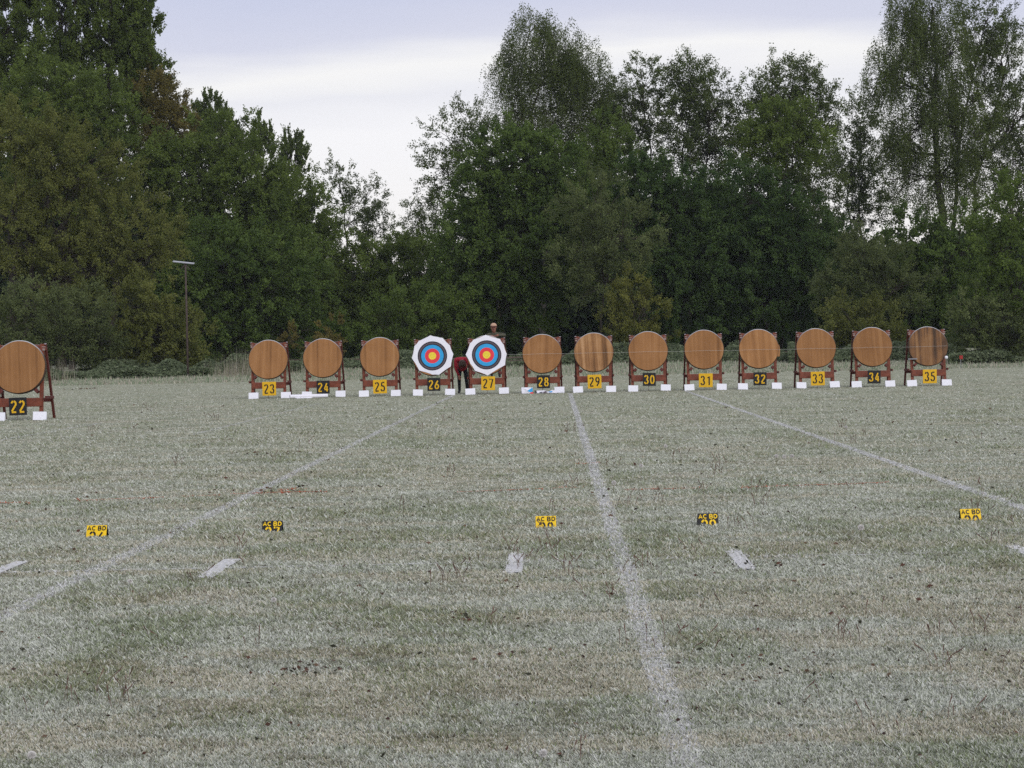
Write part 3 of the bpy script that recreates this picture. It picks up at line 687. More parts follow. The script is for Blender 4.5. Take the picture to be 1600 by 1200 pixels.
def perch_pole():
    Y = 117.5; x = X_of(293, Y); z = gz(x, Y)
    root = empty('tall_pole', (x, Y, z)); tag(root, 'tall thin dark pole topped by a short flat board', 'pole')
    top = at(293, 412, Y).z - z
    MB().tube([(0, 0, -.2), (.01, 0, top * .5), (0, 0, top)], [.062, .055, .046], 10).build('shaft', M['pole'], root, smooth=True)
    m = Matrix.Rotation(R(7), 3, 'Y') @ Matrix.Rotation(R(14), 3, 'X')
    MB().box((-.1, 0, top + .07), (1.20, .24, .05), m).build('top_board', M['lightboard'], root, .008)
    MB().bar((-.24, 0, top - .28), (-.0, 0, top - .02), .05, .04, 0, Vector((0, 1, 0))).bar((.24, 0, top - .30), (.0, 0, top - .04), .05, .04, 0, Vector((0, 1, 0))).build('brace', M['pole'], root)
perch_pole()
def marker_flag():
    Y = 108; x = X_of(1501, Y); z = gz(x, Y)
    root = empty('marker_flag', (x, Y, z)); tag(root, 'small red flag on a pale stick right of target 35', 'flag')
    MB().tube([(0, 0, -.1), (.01, 0, .66)], [.014, .011], 6).build('stick', M['lightboard'], root)
    b = MB(); n = 6
    vs = [(-.06 + .17 * i / n, -.016 + .012 * math.sin(i * 1.3), z0) for z0 in (.48, .66) for i in range(n + 1)]
    vs += [(a, c + .004, d) for a, c, d in vs]; m1 = n + 1
    fs = []
    for i in range(n): fs += [(i, i + 1, m1 + i + 1, m1 + i), (2 * m1 + i, 3 * m1 + i, 3 * m1 + i + 1, 2 * m1 + i + 1)]
    b.add(vs, fs); b.build('cloth', M['flag'], root, recalc=False)
marker_flag()

# ------------------------------------------------------------------ lettering (stencil strokes)
def arc(cx, cz, rx, rz, a0, a1, n=9):
    return [(cx + rx * math.cos(R(a0 + (a1 - a0) * i / n)), cz + rz * math.sin(R(a0 + (a1 - a0) * i / n))) for i in range(n + 1)]
GLY = {  # unit box 0..0.5 wide, 0..1 high; each entry a list of strokes
 '0': [arc(.25, .5, .2, .45, 96, 264, 12), arc(.25, .5, .2, .45, -84, 84, 12)],
 '1': [[(.10, .78), (.30, .93), (.30, .03)]],
 '2': [arc(.25, .74, .19, .21, 168, 98, 5), arc(.25, .74, .19, .21, 84, -34, 9) + [(.07, .12)], [(.05, .045), (.45, .045)]],
 '3': [arc(.24, .74, .18, .21, 168, 96, 5), arc(.24, .74, .18, .21, 82, -78, 9), arc(.24, .27, .20, .23, 84, -82, 9), arc(.24, .27, .20, .23, -98, -170, 5)],
 '4': [[(.34, .96), (.05, .30)], [(.05, .24), (.48, .24)], [(.36, .62), (.36, .02)]],
 '5': [[(.45, .95), (.20, .95)], [(.12, .95), (.10, .54)], arc(.23, .31, .21, .27, 118, -82, 10), arc(.23, .31, .21, .27, -98, -165, 5)],
 '6': [[(.38, .93), (.16, .60)] + arc(.25, .28, .20, .24, 160, 264, 6), arc(.25, .28, .20, .24, -84, 140, 11)],
 '7': [[(.05, .945), (.18, .945)], [(.26, .945), (.46, .945), (.20, .02)]],
 '8': [arc(.25, .75, .16, .20, 98, 262, 8), arc(.25, .75, .16, .20, -82, 82, 8), arc(.25, .27, .20, .23, 98, 262, 8), arc(.25, .27, .20, .23, -82, 82, 8)],
 '9': [arc(.25, .71, .19, .24, -30, 84, 7) , arc(.25, .71, .19, .24, 96, 320, 10), [(.44, .68), (.40, .40), (.16, .04)]],
 'A': [[(.03, .02), (.25, .97), (.47, .02)], [(.12, .32), (.38, .32)]],
 'B': [[(.07, .02), (.07, .97)], [(.07, .96)] + arc(.25, .745, .18, .215, 90, -90, 8) + [(.07, .53)], [(.07, .50)] + arc(.25, .265, .21, .235, 90, -90, 8) + [(.07, .03)]],
 'C': [arc(.27, .5, .22, .45, 45, 315, 14)],
 'D': [[(.07, .02), (.07, .97)], [(.07, .95)] + arc(.20, .5, .26, .45, 90, -90, 12) + [(.07, .05)]],
}
def glyphs(b, text, x0, z0, h, wid, gap, stroke, y, thick=.004, zmin=None):
    """raised stencil strokes standing on the plane y, facing the camera"""
    x = x0
    for ch in text:
        if ch == ' ': x += gap * 1.6; continue
        for si, st in enumerate(GLY[ch]):
            P = [Vector((x + px * 2 * wid, 0, z0 + pz * h)) for px, pz in st]
            n = len(P); L, Rr = [], []
            for i in range(n):
                t = (P[min(i + 1, n - 1)] - P[max(i - 1, 0)]).normalized(); nn = Vector((-t.z, 0, t.x)) * stroke / 2
                L.append(P[i] + nn); Rr.append(P[i] - nn)
            yf = y - thick - .0004 * si
            vs = [(p.x, yf, p.z) for p in L] + [(p.x, yf, p.z) for p in Rr] + [(p.x, y, p.z) for p in L] + [(p.x, y, p.z) for p in Rr]
            fs = []
            for i in range(n - 1):
                fs += [(i, i + 1, n + i + 1, n + i), (2 * n + i, 2 * n + i + 1, i + 1, i), (n + i, n + i + 1, 3 * n + i + 1, 3 * n + i)]
            fs += [(0, n, 3 * n, 2 * n), (n - 1, 3 * n - 1, 4 * n - 1, 2 * n - 1)]
            b.add(vs, fs)
        x += wid + gap

# ------------------------------------------------------------------ target row
ROW = 70.0
TILT = Matrix.Rotation(-R(9.2), 4, 'X')
def make_easel():
    root = empty('target_easel', (0, 0, 0))
    def tl(b):
        b.v = [tuple(TILT @ Vector(v)) for v in b.v]; return b
    for s in (-1, 1):
        tl(MB().box((s * .535, .0, .94), (.095, .06, 1.88))).build('front_leg', M['easel'], root, .005)
    tl(MB().box((0, .062, 1.80), (1.24, .06, .15))).build('top_beam', M['easel'], root, .022)
    tl(MB().box((0, -.052, .43), (1.12, .04, .215))).build('crossbar', M['easel'], root, .005)
    for s in (-1, 1):
        MB().bar((s * .595, .34, 1.86), (s * .615, 1.02, -.01), .055, .085).build('rear_leg', M['easel_dark'], root, .005)
        MB().bar((s * .645, .03, .55), (s * .645, .86, .53), .035, .07, 0, Vector((1, 0, 0))).build('side_tie', M['easel_dark'], root, .004)
        tl(MB().box((s * .44, -.075, .705), (.085, .15, .10), Matrix.Rotation(s * R(-42), 3, 'Y'))).build('boss_support', M['easel_dark'], root, .005)
        tl(MB().box((s * .575, -.035, 1.735), (.06, .012, .05)).box((s * .575, -.036, 1.80), (.09, .014, .02))).build('bracket', M['metal'], root)
    MB().box((0, .855, .47), (1.19, .07, .10)).build('rear_crossbar', M['easel_dark'], root, .005)
    return root
def make_boss():
    root = empty('target_boss', (0, 0, 0))
    n, r, th = 72, .648, .17
    b = MB(); a = [2 * math.pi * i / n for i in range(n)]
    rr = [r * (1 + .004 * math.sin(5 * t) + .003 * math.sin(11 * t + 1)) for t in a]
    b.prism([(q * math.cos(t) * .995, q * math.sin(t) * .995) for q, t in zip(rr, a)], -.006, .05)
    o = b.build('face_panel', M['boss'], root, .006)
    b = MB(); inner = [(q * math.cos(t) * .9935, q * math.sin(t) * .9935) for q, t in zip(rr, a)]; outer = [(q * 1.004 * math.cos(t), q * 1.004 * math.sin(t)) for q, t in zip(rr, a)]
    vs = [(x * 1.022, .026, z * 1.022) for x, z in outer] + [(x, th, z) for x, z in outer] + [(x, -.002, z) for x, z in inner] + [(x, th, z) for x, z in inner]
    fs = []
    for i in range(n):
        j = (i + 1) % n
        fs += [(i, i + n, j + n, j), (2 * n + i, i, j, 2 * n + j), (n + i, 3 * n + i, 3 * n + j, n + j)]
    fs.append(tuple(range(3 * n, 4 * n)))
    b.add(vs, fs); b.build('rim', M['rim'], root, smooth=False)
    return root
def make_card():
    root = empty('name_card', (0, 0, 0))
    a = R(18); w, h = .325, .215
    MB().add(*_slab(w, h, .006, a)).build('front_leaf', M['white'], root)
    MB().add(*_slab(w, h, .006, -a, .145)).build('rear_leaf', M['white'], root)
    return root
def _slab(w, h, t, a, yb=0.0):
    vs = []
    for z in (.002, h * math.cos(a)):
        y = yb + (z * math.tan(a) if a > 0 else z * math.tan(a))
        vs += [(-w / 2, y, z), (w / 2, y, z), (w / 2, y + t, z), (-w / 2, y + t, z)]
    return vs, [(0, 1, 5, 4), (2, 3, 7, 6), (1, 2, 6, 5), (3, 0, 4, 7), (4, 5, 6, 7), (3, 2, 1, 0)]
def number_sign(num, x, y, zb, fg, bg, tiltz):
    yel = bg == 'yellow'
    root = empty('number_sign', (x, y, 0)); S = .455 if yel else .43
    tag(root, f'{bg} square number board with {fg} stencil digits {num}', 'number sign', 'number boards in front of the targets')
    m = Matrix.Rotation(tiltz, 3, 'Y')
    MB().box((0, 0, zb + S / 2), (S, .018, S)).build('board', M[bg], root, .003)
    b = MB(); glyphs(b, str(num), -.166, zb + S * .15, S * .68, .135, .062, .043, -.0095, .003)
    b.build('digits', M[fg], root, recalc=True)
    MB().tube([(-.03, .016, -.06), (-.03, .016, zb + S * .8)], [.009, .009], 6).build('stake', M['stake'], root)
    root.rotation_euler = (0, tiltz, R(random.uniform(-3, 3)))
    return root

EASEL0, BOSS0, CARD0 = make_easel(), make_boss(), make_card()
used = set()
def inst(o0):
    if o0.name in used: return copy_tree(o0)
    used.add(o0.name); return o0
BOSS = [  # number, px, py of the boss centre, sign px, card left px, card right px
 (22, 28.5, 573.5, 26.6, -5, 59.8), (23, 418.7, 561.7, 419.7, 394.7, 445.5), (24, 503.9, 559.5, 504, 478, 530.8), (25, 593, 557.5, 593, 567.5, 617), (26, 675.5, 556.2, 677, 652, 702),
 (27, 760.3, 554.6, 761.7, 734, 786.5), (28, 847, 552.7, 848.3, 821.7, 873.2), (29, 927.8, 550.4, 928.5, 902.5, 954), (30, 1012.7, 548.2, 1013.7, 988.5, 1039.2), (31, 1100.2, 545.8, 1102, 1076.8, 1126.7),
 (32, 1186, 544.8, 1186.8, 1160.2, 1213.3), (33, 1275.5, 543.7, 1277.5, 1251.7, 1304), (34, 1363.5, 541.8, 1365, 1338, 1390.5), (35, 1450.5, 541, 1452.4, 1425, 1479.3)]
SIGN_Z = {22: .13, 23: .10, 24: .13, 25: .10, 26: .15, 27: .14, 28: .17, 29: .13, 30: .18, 31: .10, 32: .13, 33: .09, 34: .12, 35: .09}
BOSS_LOOK = {22: 'tan round straw boss cut by the left edge, nearer than the rest', 23: 'round tan straw boss above the yellow number 23', 24: 'round tan straw boss above the black number 24', 25: 'plain round tan straw boss above the yellow number 25',
 26: 'straw boss hidden behind the target face above number 26', 27: 'straw boss hidden behind the target face above number 27', 28: 'round brown straw boss above the black number 28', 29: 'round straw boss with strong pale streaks above the yellow number 29',
 30: 'round straw boss above the black number 30', 31: 'round plain straw boss above the yellow number 31', 32: 'round straw boss with uneven right edge above black number 32', 33: 'round plain straw boss above the yellow number 33', 34: 'round straw boss with a dark stained foot above the black number 34', 35: 'dark weathered round boss of upright boards above the yellow number 35'}
FACE_Y = .095       # how far the boss centre lies behind the foot of the front legs
for num, px, py, spx, clx, crx in BOSS:
    Y = 51.4 if num == 22 else ROW
    c = at(px, py, Y); cx = c.x; zc = 1.30
    e = inst(EASEL0); e.location = (cx, Y, 0); e.rotation_euler = (0, 0, R(random.uniform(-1.5, 1.5)))
    tag(e, f'red brown wooden easel carrying target {num}', 'easel', 'wooden target easels')
    bo = inst(BOSS0); bo.location = (cx, Y + FACE_Y - .045, zc + (c.z - zc) * .9); bo.rotation_euler = (-R(9.2), random.choice([0, R(2), R(-3)]), e.rotation_euler.z)
    tag(bo, BOSS_LOOK[num], 'target', 'round straw target bosses')
    if num == 29:
        p = [ch for ch in bo.children if ch.name.startswith('face_panel')][0]; p.data = p.data.copy(); p.data.materials.clear(); p.data.materials.append(M['boss_streaky'])
    if num == 35:
        p = [ch for ch in bo.children if ch.name.startswith('face_panel')][0]; p.data = p.data.copy(); p.data.materials.clear(); p.data.materials.append(M['boss_dark'])
        MB().box((-.545, -.085, .90), (.30, .05, .04)).build('lath', M['lightboard'], e, .004)
        k_ = MB(); k_.tube([(.56, -.10, .93), (.56, -.115, .93), (.56, -.14, .93), (.56, -.165, .93), (.56, -.18, .93)], [.02, .048, .056, .048, .015], 14); k_.build('knob', M['white'], e, smooth=True)
    if num == 32:
        MB().prism([(.52, -.30), (.665, -.30), (.69, -.12), (.685, .05), (.645, .12)], .012, .06).build('edge_strip', M['boss'], bo)
    yel = num % 2 == 1
    number_sign(num, X_of(spx, Y - .25), Y - .25, SIGN_Z[num], 'black' if yel else 'yellow', 'yellow' if yel else 'black', R(random.uniform(-1.2, 1.2)))
    for side, cpx in (('left', clx), ('right', crx)):
        k_ = inst(CARD0); k_.location = (X_of(cpx, Y - .3), Y - .32 + random.uniform(-.04, .04), .003 + (.012 if side == 'right' and num % 3 == 0 else 0)); k_.rotation_euler = (0, R(random.uniform(-2.5, 3.0)), R(random.uniform(-7, 7)))
        tag(k_, f'white folded card standing at the {side} foot of target {num}', 'card', 'white folded cards at the feet of the targets')

# target faces of paper on 26 and 27
def target_face(num, px, py, outline):
    root = empty('paper_target', (0, 0, 0)); c = at(px, py, ROW); s = 47.14 * 6.667
    pts = [((x - outline[0][0]) / s, (outline[0][1] - y) / s) for x, y in outline[1:]]
    # smooth-edged paper: subdivide the outline with slightly hollow sides
    P = []
    for i in range(len(pts)):
        a, b = Vector(pts[i]), Vector(pts[(i + 1) % len(pts)])
        for k_ in range(4):
            t = k_ / 4; q = a.lerp(b, t); q *= 1 - .018 * math.sin(math.pi * t); P.append((q.x, q.y))
    if sum(P[i][0] * P[(i + 1) % len(P)][1] - P[(i + 1) % len(P)][0] * P[i][1] for i in range(len(P))) < 0: P = P[::-1]
    MB().prism(P, 0, .004).build('paper_sheet', M['paper'], root)
    rings = [(.490, .452, 'fblack', 'outer_black_ring'), (.452, .412, 'fgrey', 'black_ring'), (.412, .372, 'fblack', 'inner_black_ring'), (.372, .248, 'blue', 'blue_ring'), (.248, .126, 'red', 'red_ring'), (.126, .066, 'y_gold', 'gold_ring'), (.066, .058, 'y_line', 'gold_line'), (.058, 0, 'y_gold', 'gold_centre')]
    n = 64; a = [2 * math.pi * i / n for i in range(n)]
    for ro, ri, mat, nm in rings:
        b = MB()
        if ri:
            vs = [(ro * math.cos(t), -.0015, ro * math.sin(t)) for t in a] + [(ri * math.cos(t), -.0015, ri * math.sin(t)) for t in a]
            fs = [(i, (i + 1) % n, n + (i + 1) % n, n + i) for i in range(n)]
        else:
            vs = [(ro * math.cos(t), -.0015, ro * math.sin(t)) for t in a]; fs = [tuple(range(n))]
        b.add(vs, fs); b.build(nm, M[mat], root, recalc=False)
    bo = [o for o in bpy.data.objects if o.get('label') == BOSS_LOOK[num]][0]
    root.location = Vector(bo.location) + (TILT.to_3x3() @ Vector((0, -.014, 0))) + Vector(((px - dict((b[0], b[1]) for b in BOSS)[num]) / 47.14, 0, 0))
    root.rotation_euler = (-R(9.2), 0, bo.rotation_euler.z)
    tag(root, f'paper target face with coloured rings pinned up at number {num}', 'target face', 'coloured paper target faces')
target_face(26, 675.5, 556.2, [(370, 508), (350, 290), (480, 320), (555, 400), (590, 492), (562, 622), (435, 710), (372, 706), (232, 660), (155, 527), (183, 400), (228, 348)])
target_face(27, 760.3, 554.6, [(937, 497), (930, 285), (1080, 332), (1118, 395), (1147, 492), (1128, 608), (945, 714), (812, 662), (768, 590), (718, 490), (766, 370), (800, 335)])

# string across the bosses, rolled face, loose faces
def long_string():
    b = MB(); xs = [X_of(p, ROW) for p in (789, 847, 927.8, 1012.7, 1100.2, 1186, 1275.5, 1363.5, 1480)]
    pts = []
    for i, x in enumerate(xs):
        pts.append((x, ROW - .03, 1.31))
        if i < len(xs) - 1: pts.append(((x + xs[i + 1]) / 2, ROW - .03, 1.295))
    b.tube(pts, [.0024] * len(pts), 5)
    o = b.build('string', M['string']); tag(o, 'thin pale string stretched across the faces of targets 28 to 35', 'string')
long_string()
def paper_roll():
    a = Vector((X_of(452, 69.1), 69.05, .066)); d = Vector((X_of(511, 69.5), 69.42, .066)) - a; L0 = d.length
    root = empty('paper_roll', a); tag(root, 'long white paper roll lying in front of target 24', 'paper roll')
    root.rotation_euler = (0, 0, math.atan2(d.y, d.x))
    n = 20; b = MB(); an = [2 * math.pi * i / n for i in range(n)]
    vs = []
    for x in (0, L0):
        for r_ in (.064, .048): vs += [(x, r_ * math.cos(t), r_ * math.sin(t)) for t in an]
    fs = []
    for i in range(n):
        j = (i + 1) % n
        fs += [(i, j, 2 * n + j, 2 * n + i), (i, n + i, n + j, j), (2 * n + i, 2 * n + j, 3 * n + j, 3 * n + i)]
    b.add(vs, fs).build('wrap', M['paper'], root, smooth=False)
    b = MB(); vs = [(x, .0475 * math.cos(t), .0475 * math.sin(t)) for x in (.004, L0 - .004) for t in an]
    b.add(vs, [(i, n + i, n + (i + 1) % n, (i + 1) % n) for i in range(n)]).build('core', M['roll_in'], root, recalc=False)
    MB().add([(.14, -.058, -.03), (.20, -.10, -.062), (L0 * .55, -.085, -.062), (L0 * .6, -.058, -.03), (.14, -.056, -.034), (.20, -.098, -.0645), (L0 * .55, -.083, -.0645), (L0 * .6, -.056, -.034)], [(0, 1, 2, 3), (7, 6, 5, 4), (0, 4, 5, 1), (1, 5, 6, 2), (2, 6, 7, 3)]).build('loose_edge', M['paper'], root)
paper_roll()
def loose_faces():
    Y = ROW - .62
    def P(px, z, dy=0): return (X_of(px, Y + dy), Y + dy, z)
    def sheet(b, pts, mi):
        vs = [Vector(p) for p in pts]; k_ = len(vs); vs2 = vs + [v + Vector((0, .004, -.002)) for v in vs]
        b.add(vs2, [tuple(range(k_)), tuple(range(2 * k_ - 1, k_ - 1, -1))] + [(i, i + k_, (i + 1) % k_ + k_, (i + 1) % k_) for i in range(k_)], mi)
    root = empty('folded_face', P(828, 0)); tag(root, 'folded blue and red target face leaning on the left card of target 28', 'target face', 'loose target faces at number 28')
    off = Vector(root.location)
    def part(name, mat, polys):
        b = MB()
        for q in polys: sheet(b, [Vector(v) - off for v in q], 0)
        b.build(name, M[mat], root)
    part('white_paper', 'paper', [[P(815.5, .02), P(827, .015), P(822.5, .13), P(824, .20, .05), P(815, .19, .05)], [P(823.5, .115, -.006), P(830.5, .215, .06), P(832, .20, .06), P(824.5, .095, -.006)]])
    part('blue_ring', 'blue', [[P(823, .10, -.012), P(831, .21, .05), P(831.5, .08, .0), P(827.5, .05, -.02)]])
    part('red_ring', 'red', [[P(827.3, .055, -.03), P(832, .05, -.02), P(832.5, .008, -.05), P(827.5, .01, -.06)]])
    root = empty('folded_face', P(850, 0)); tag(root, 'crumpled flat white target face with black scraps under number 28', 'target face', 'loose target faces at number 28')
    off = Vector(root.location)
    part('white_paper', 'paper', [[P(837, .02), P(858, .012), P(860, .04, .12), P(850, .10, .30), P(838, .10, .2)], [P(853, .022, -.05), P(866, .015, -.03), P(880, .05, .1), P(876, .065, .2), P(861, .11, .2)]])
    part('black_ring', 'fblack', [[P(834, .10, -.02), P(836, .11, -.02), P(838.5, .02, -.05), P(836.5, .012, -.05)], [P(841, .045, -.02), P(846, .06, -.01), P(848, .05, -.01), P(843, .02, -.03)]])
    part('grey_ring', 'fgrey', [[P(847, .05, -.012), P(852, .085, .06), P(855, .05, -.03), P(849, .02, -.04)]])
    part('blue_ring', 'blue', [[P(856, .06, -.03), P(861, .085, .02), P(863, .06, -.01), P(858, .045, -.05)]])
loose_faces()

# ------------------------------------------------------------------ shooting line markers
def shooting_marker(num, px, pyb, bg, rz):
    p = atg(px, pyb); fg = 'yellow' if bg == 'black' else 'black'
    root = empty('shooting_marker', (p.x, p.y, 0)); root.rotation_euler = (0, 0, rz)
    tag(root, f'small {bg} tent shaped lane marker with {fg} letters A C B D and number {num}', 'lane marker', 'lane markers standing in the grass')
    a = R(22); w, h, t = .176, .160, .005; z0 = -.062
    def slab(sgn, z0, z1, x0, x1, t0):
        vs = []
        for z in (z0, z1):
            y = -(z1 - z) * math.tan(a) * (1 if sgn > 0 else -1)
            if sgn > 0: vs += [(x0, y, z), (x1, y, z), (x1, y + t0, z), (x0, y + t0, z)]
            else: vs += [(x0, y + t + .001, z), (x1, y + t + .001, z), (x1, y + t + .001 + t0, z), (x0, y + t + .001 + t0, z)]
        return vs, [(0, 1, 5, 4), (2, 3, 7, 6), (1, 2, 6, 5), (3, 0, 4, 7), (4, 5, 6, 7), (3, 2, 1, 0)]
    top = h + z0
    MB().add(*slab(1, z0, top, -w / 2, w / 2, t)).build('front_panel', M[bg if bg == 'black' else 'bright_yellow'], root)
    MB().add(*slab(-1, z0, top, -w / 2, w / 2, t)).build('rear_panel', M['black'], root)
    def leanv(b):
        b.v = [(x, y - (top - z) * math.tan(a), z) for x, y, z in b.v]; return b
    for ch, lx in (('A', -.080), ('C', -.041), ('B', .010), ('D', .049)):
        b = MB(); glyphs(b, ch, lx, top - .041, .034, .032, .007, .0078, -.0005, .002)
        leanv(b).build('letter', M[fg if fg == 'black' else 'bright_yellow'], root)
    b = MB(); glyphs(b, str(num), -.060, top - .050 - .110, .110, .056, .014, .0155, -.0005, .002)
    leanv(b).build('digits', M[fg if fg == 'black' else 'bright_yellow'], root)
for a in [(26, 152, 838.5, 'yellow', R(-4)), (27, 426, 831.5, 'black', R(-3)), (28, 853, 824, 'yellow', R(1)), (29, 1106, 820, 'black', R(3)), (30, 1516, 813, 'yellow', R(6))]: shooting_marker(*a)

# ------------------------------------------------------------------ weeds in the field
def stalks():
    paths = []; spots = [(115, 1100), (178, 1085), (165, 1105), (55, 1115), (245, 1000), (1010, 1010), (1050, 1000), (1310, 1000), (1330, 1005), (1470, 1000), (960, 935), (1000, 895), (1012, 890), (880, 890), (890, 895), (1190, 790), (1185, 770), (1020, 785), (1125, 730), (1130, 740), (480, 700), (700, 745), (850, 800), (370, 860), (380, 865), (905, 1195), (985, 790), (1060, 720), (1540, 990), (1360, 960), (1110, 955), (300, 910)]
    for _ in range(48): spots.append((random.uniform(-100, 1700), 640 + 520 * random.random() ** 1.3))
    for px, py in spots:
        p = atg(px, py); gs = (p.y / 10) ** .35
        for _ in range(random.randint(2, 6)):
            q = p + Vector((random.gauss(0, .05), random.gauss(0, .10), 0)) * gs; h = random.uniform(.05, .13) * gs; l = Vector((random.gauss(0, .35), random.gauss(0, .35), 0)) * h
            m = q + l * .35 + Vector((0, 0, h * .6)); e = q + l + Vector((0, 0, h))
            r_ = .0015 * gs ** 1.5
            paths.append(([tuple(q), tuple(m), tuple(q.lerp(e, .86)), tuple(e)], [r_, r_ * .9, r_ * 2.2, r_ * .6]))
    v, f = tubes_np(paths, 5)
    o = link('weed_stalks', mesh_np('weed_stalks', v, f), simple_mat('dry_stalk', (.13, .075, .06), .9, .3, 20)); tag(o, 'thin dry brown weed stalks scattered through the frosted grass', 'weed stalks', None, 'stuff')
stalks()
def litter():
    n = 700; px = np.array([random.uniform(-80, 1680) for _ in range(n)]); P = []
    for i in range(n):
        p = atg(px[i], 630 + 560 * random.random() ** 1.2); P.append((p.x, p.y, .018))
    for cpx, cpy, k_, sx, sy in ((470, 1053, 60, .10, .10), (755, 970, 26, .10, .10), (1200, 1045, 40, .2, .3), (440, 767, 40, .5, .3), (420, 710, 30, .4, .3), (1170, 885, 20, .12, .12), (135, 608, 30, .4, .6)):
        c = atg(cpx, cpy)
        for _ in range(k_): P.append((c.x + random.gauss(0, sx), c.y + random.gauss(0, sy), random.uniform(.015, .04)))
    P = np.array(P); m = len(P); U = unit(m); U[:, 2] *= .25; U /= np.linalg.norm(U, axis=1)[:, None]
    s = (P[:, 1] / 10) ** .6 * (.5 + rng.random(m)); v = leaf_quads(P, U, .026 * s, .014 * s)
    c = np.array([(.07, .045, .04), (.11, .06, .045), (.05, .05, .035), (.15, .10, .07)])[rng.integers(0, 4, m)]
    o = link('fallen_leaves', mesh_np('fallen_leaves', v.reshape(-1, 3), np.arange(m * 4).reshape(-1, 4), cols=c), M['blade']); tag(o, 'small brown dead leaves and bits lying in the grass', 'leaves', None, 'stuff')
litter()
def dandelions():
    wm = simple_mat('seed_head', (.72, .70, .68), .9, .15, 60); sm = simple_mat('dandelion_stem', (.20, .20, .12), .8, .2, 20)
    S = MB().tube([(0, 0, -.01), (.006, .002, .05), (.003, 0, .095)], [.0035, .003, .0025], 6)
    root0 = empty('dandelion', (0, 0, 0)); S.build('stem', sm, root0, smooth=True)
    b = MB(); rr_ = random.Random(3)
    for i in range(150):
        z = 1 - 2 * (i + .5) / 150; t = i * 2.39996; q = math.sqrt(1 - z * z); d = Vector((q * math.cos(t), q * math.sin(t), z)) * rr_.uniform(.016, .022); c = Vector((.003, 0, .11)); u = d.orthogonal().normalized() * .003; w_ = d.cross(u).normalized() * .003
        b.add([c + d * .25, c + d + u, c + d + w_, c + d - u], [(0, 1, 2), (0, 2, 3)])
    b.build('seed_head', wm, root0, recalc=False)
    spots = [(203, 918, 'white dandelion clock left of the white dash below marker 27'), (428, 948, 'white dandelion clock below the white dash of marker 27'), (850, 1195, 'white dandelion clock at the bottom edge near the long chalk line'), (50, 1197, 'white dandelion clock at the bottom left corner'),
             (1213, 727, 'white dandelion clock, leftmost of a row of three in front of target 32'), (1226, 728, 'white dandelion clock, middle of a row of three in front of target 32'), (1238, 727, 'white dandelion clock, rightmost of a row of three in front of target 32'),
             (1040, 710, 'white dandelion clock beside a dark streak in front of target 30'), (1002, 743, 'white dandelion clock between the paint line and target 30'), (960, 772, 'white dandelion clock on the long chalk line at the paint line'), (1322, 678, 'white dandelion clock in front of target 34'), (1345, 848, 'white dandelion clock below marker 30, left of it')]
    for i, (px, py, lb) in enumerate(spots):
        o = root0 if i == 0 else copy_tree(root0); p = atg(px, py); o.location = (p.x, p.y, -.045 if i < 4 else -.02); k_ = .8 if i < 4 else 1.25; o.scale = (k_,) * 3; o.rotation_euler = (0, 0, i * 1.7)
        tag(o, lb, 'dandelion', 'dandelion clocks in the grass')
dandelions()

# ------------------------------------------------------------------ people
def skin_body(name, joints, bones, mat_fn, mats, parent, root=0, sub=2):
    """joints: name -> (point, radius); one continuous surface grown with the Skin modifier"""
    names = list(joints); idx = {n_: i for i, n_ in enumerate(names)}
    me = bpy.data.meshes.new(name); me.from_pydata([tuple(joints[n_][0]) for n_ in names], [(idx[a], idx[b]) for a, b in bones], []); me.update()
    o = bpy.data.objects.new(name, me); COL.objects.link(o)
    md = o.modifiers.new('skin', 'SKIN'); md.use_smooth_shade = True; md.branch_smoothing = .3
    lay = me.skin_vertices[0].data
    for i, n_ in enumerate(names):
        r_ = joints[n_][1]; lay[i].radius = (r_, r_) if not isinstance(r_, tuple) else r_
        lay[i].use_root = (i == root)
    sd = o.modifiers.new('sub', 'SUBSURF'); sd.levels = sd.render_levels = sub
    dg = bpy.context.evaluated_depsgraph_get(); dg.update(); ev = o.evaluated_get(dg)
    nm = bpy.data.meshes.new_from_object(ev); nm.name = name
    bpy.data.objects.remove(o); bpy.data.meshes.remove(me)
    nm.materials.clear()
    for m in mats: nm.materials.append(m)
    P = [joints[n_] for n_ in names]
    for f in nm.polygons:
        best, bi = 1e9, None
        for a, b in bones:
            pa, pb = Vector(joints[a][0]), Vector(joints[b][0]); ab = pb - pa; t = max(0, min(1, (f.center - pa).dot(ab) / max(1e-9, ab.length_squared)))
            ra, rb = joints[a][1], joints[b][1]; ra = ra if not isinstance(ra, tuple) else max(ra); rb = rb if not isinstance(rb, tuple) else max(rb)
            d = (f.center - (pa + ab * t)).length - (ra * (1 - t) + rb * t)
            if d < best: best, bi = d, (a, b)
        f.material_index = mat_fn(bi); f.use_smooth = True
    ob = bpy.data.objects.new(name, nm); COL.objects.link(ob); ob.parent = parent
    return ob
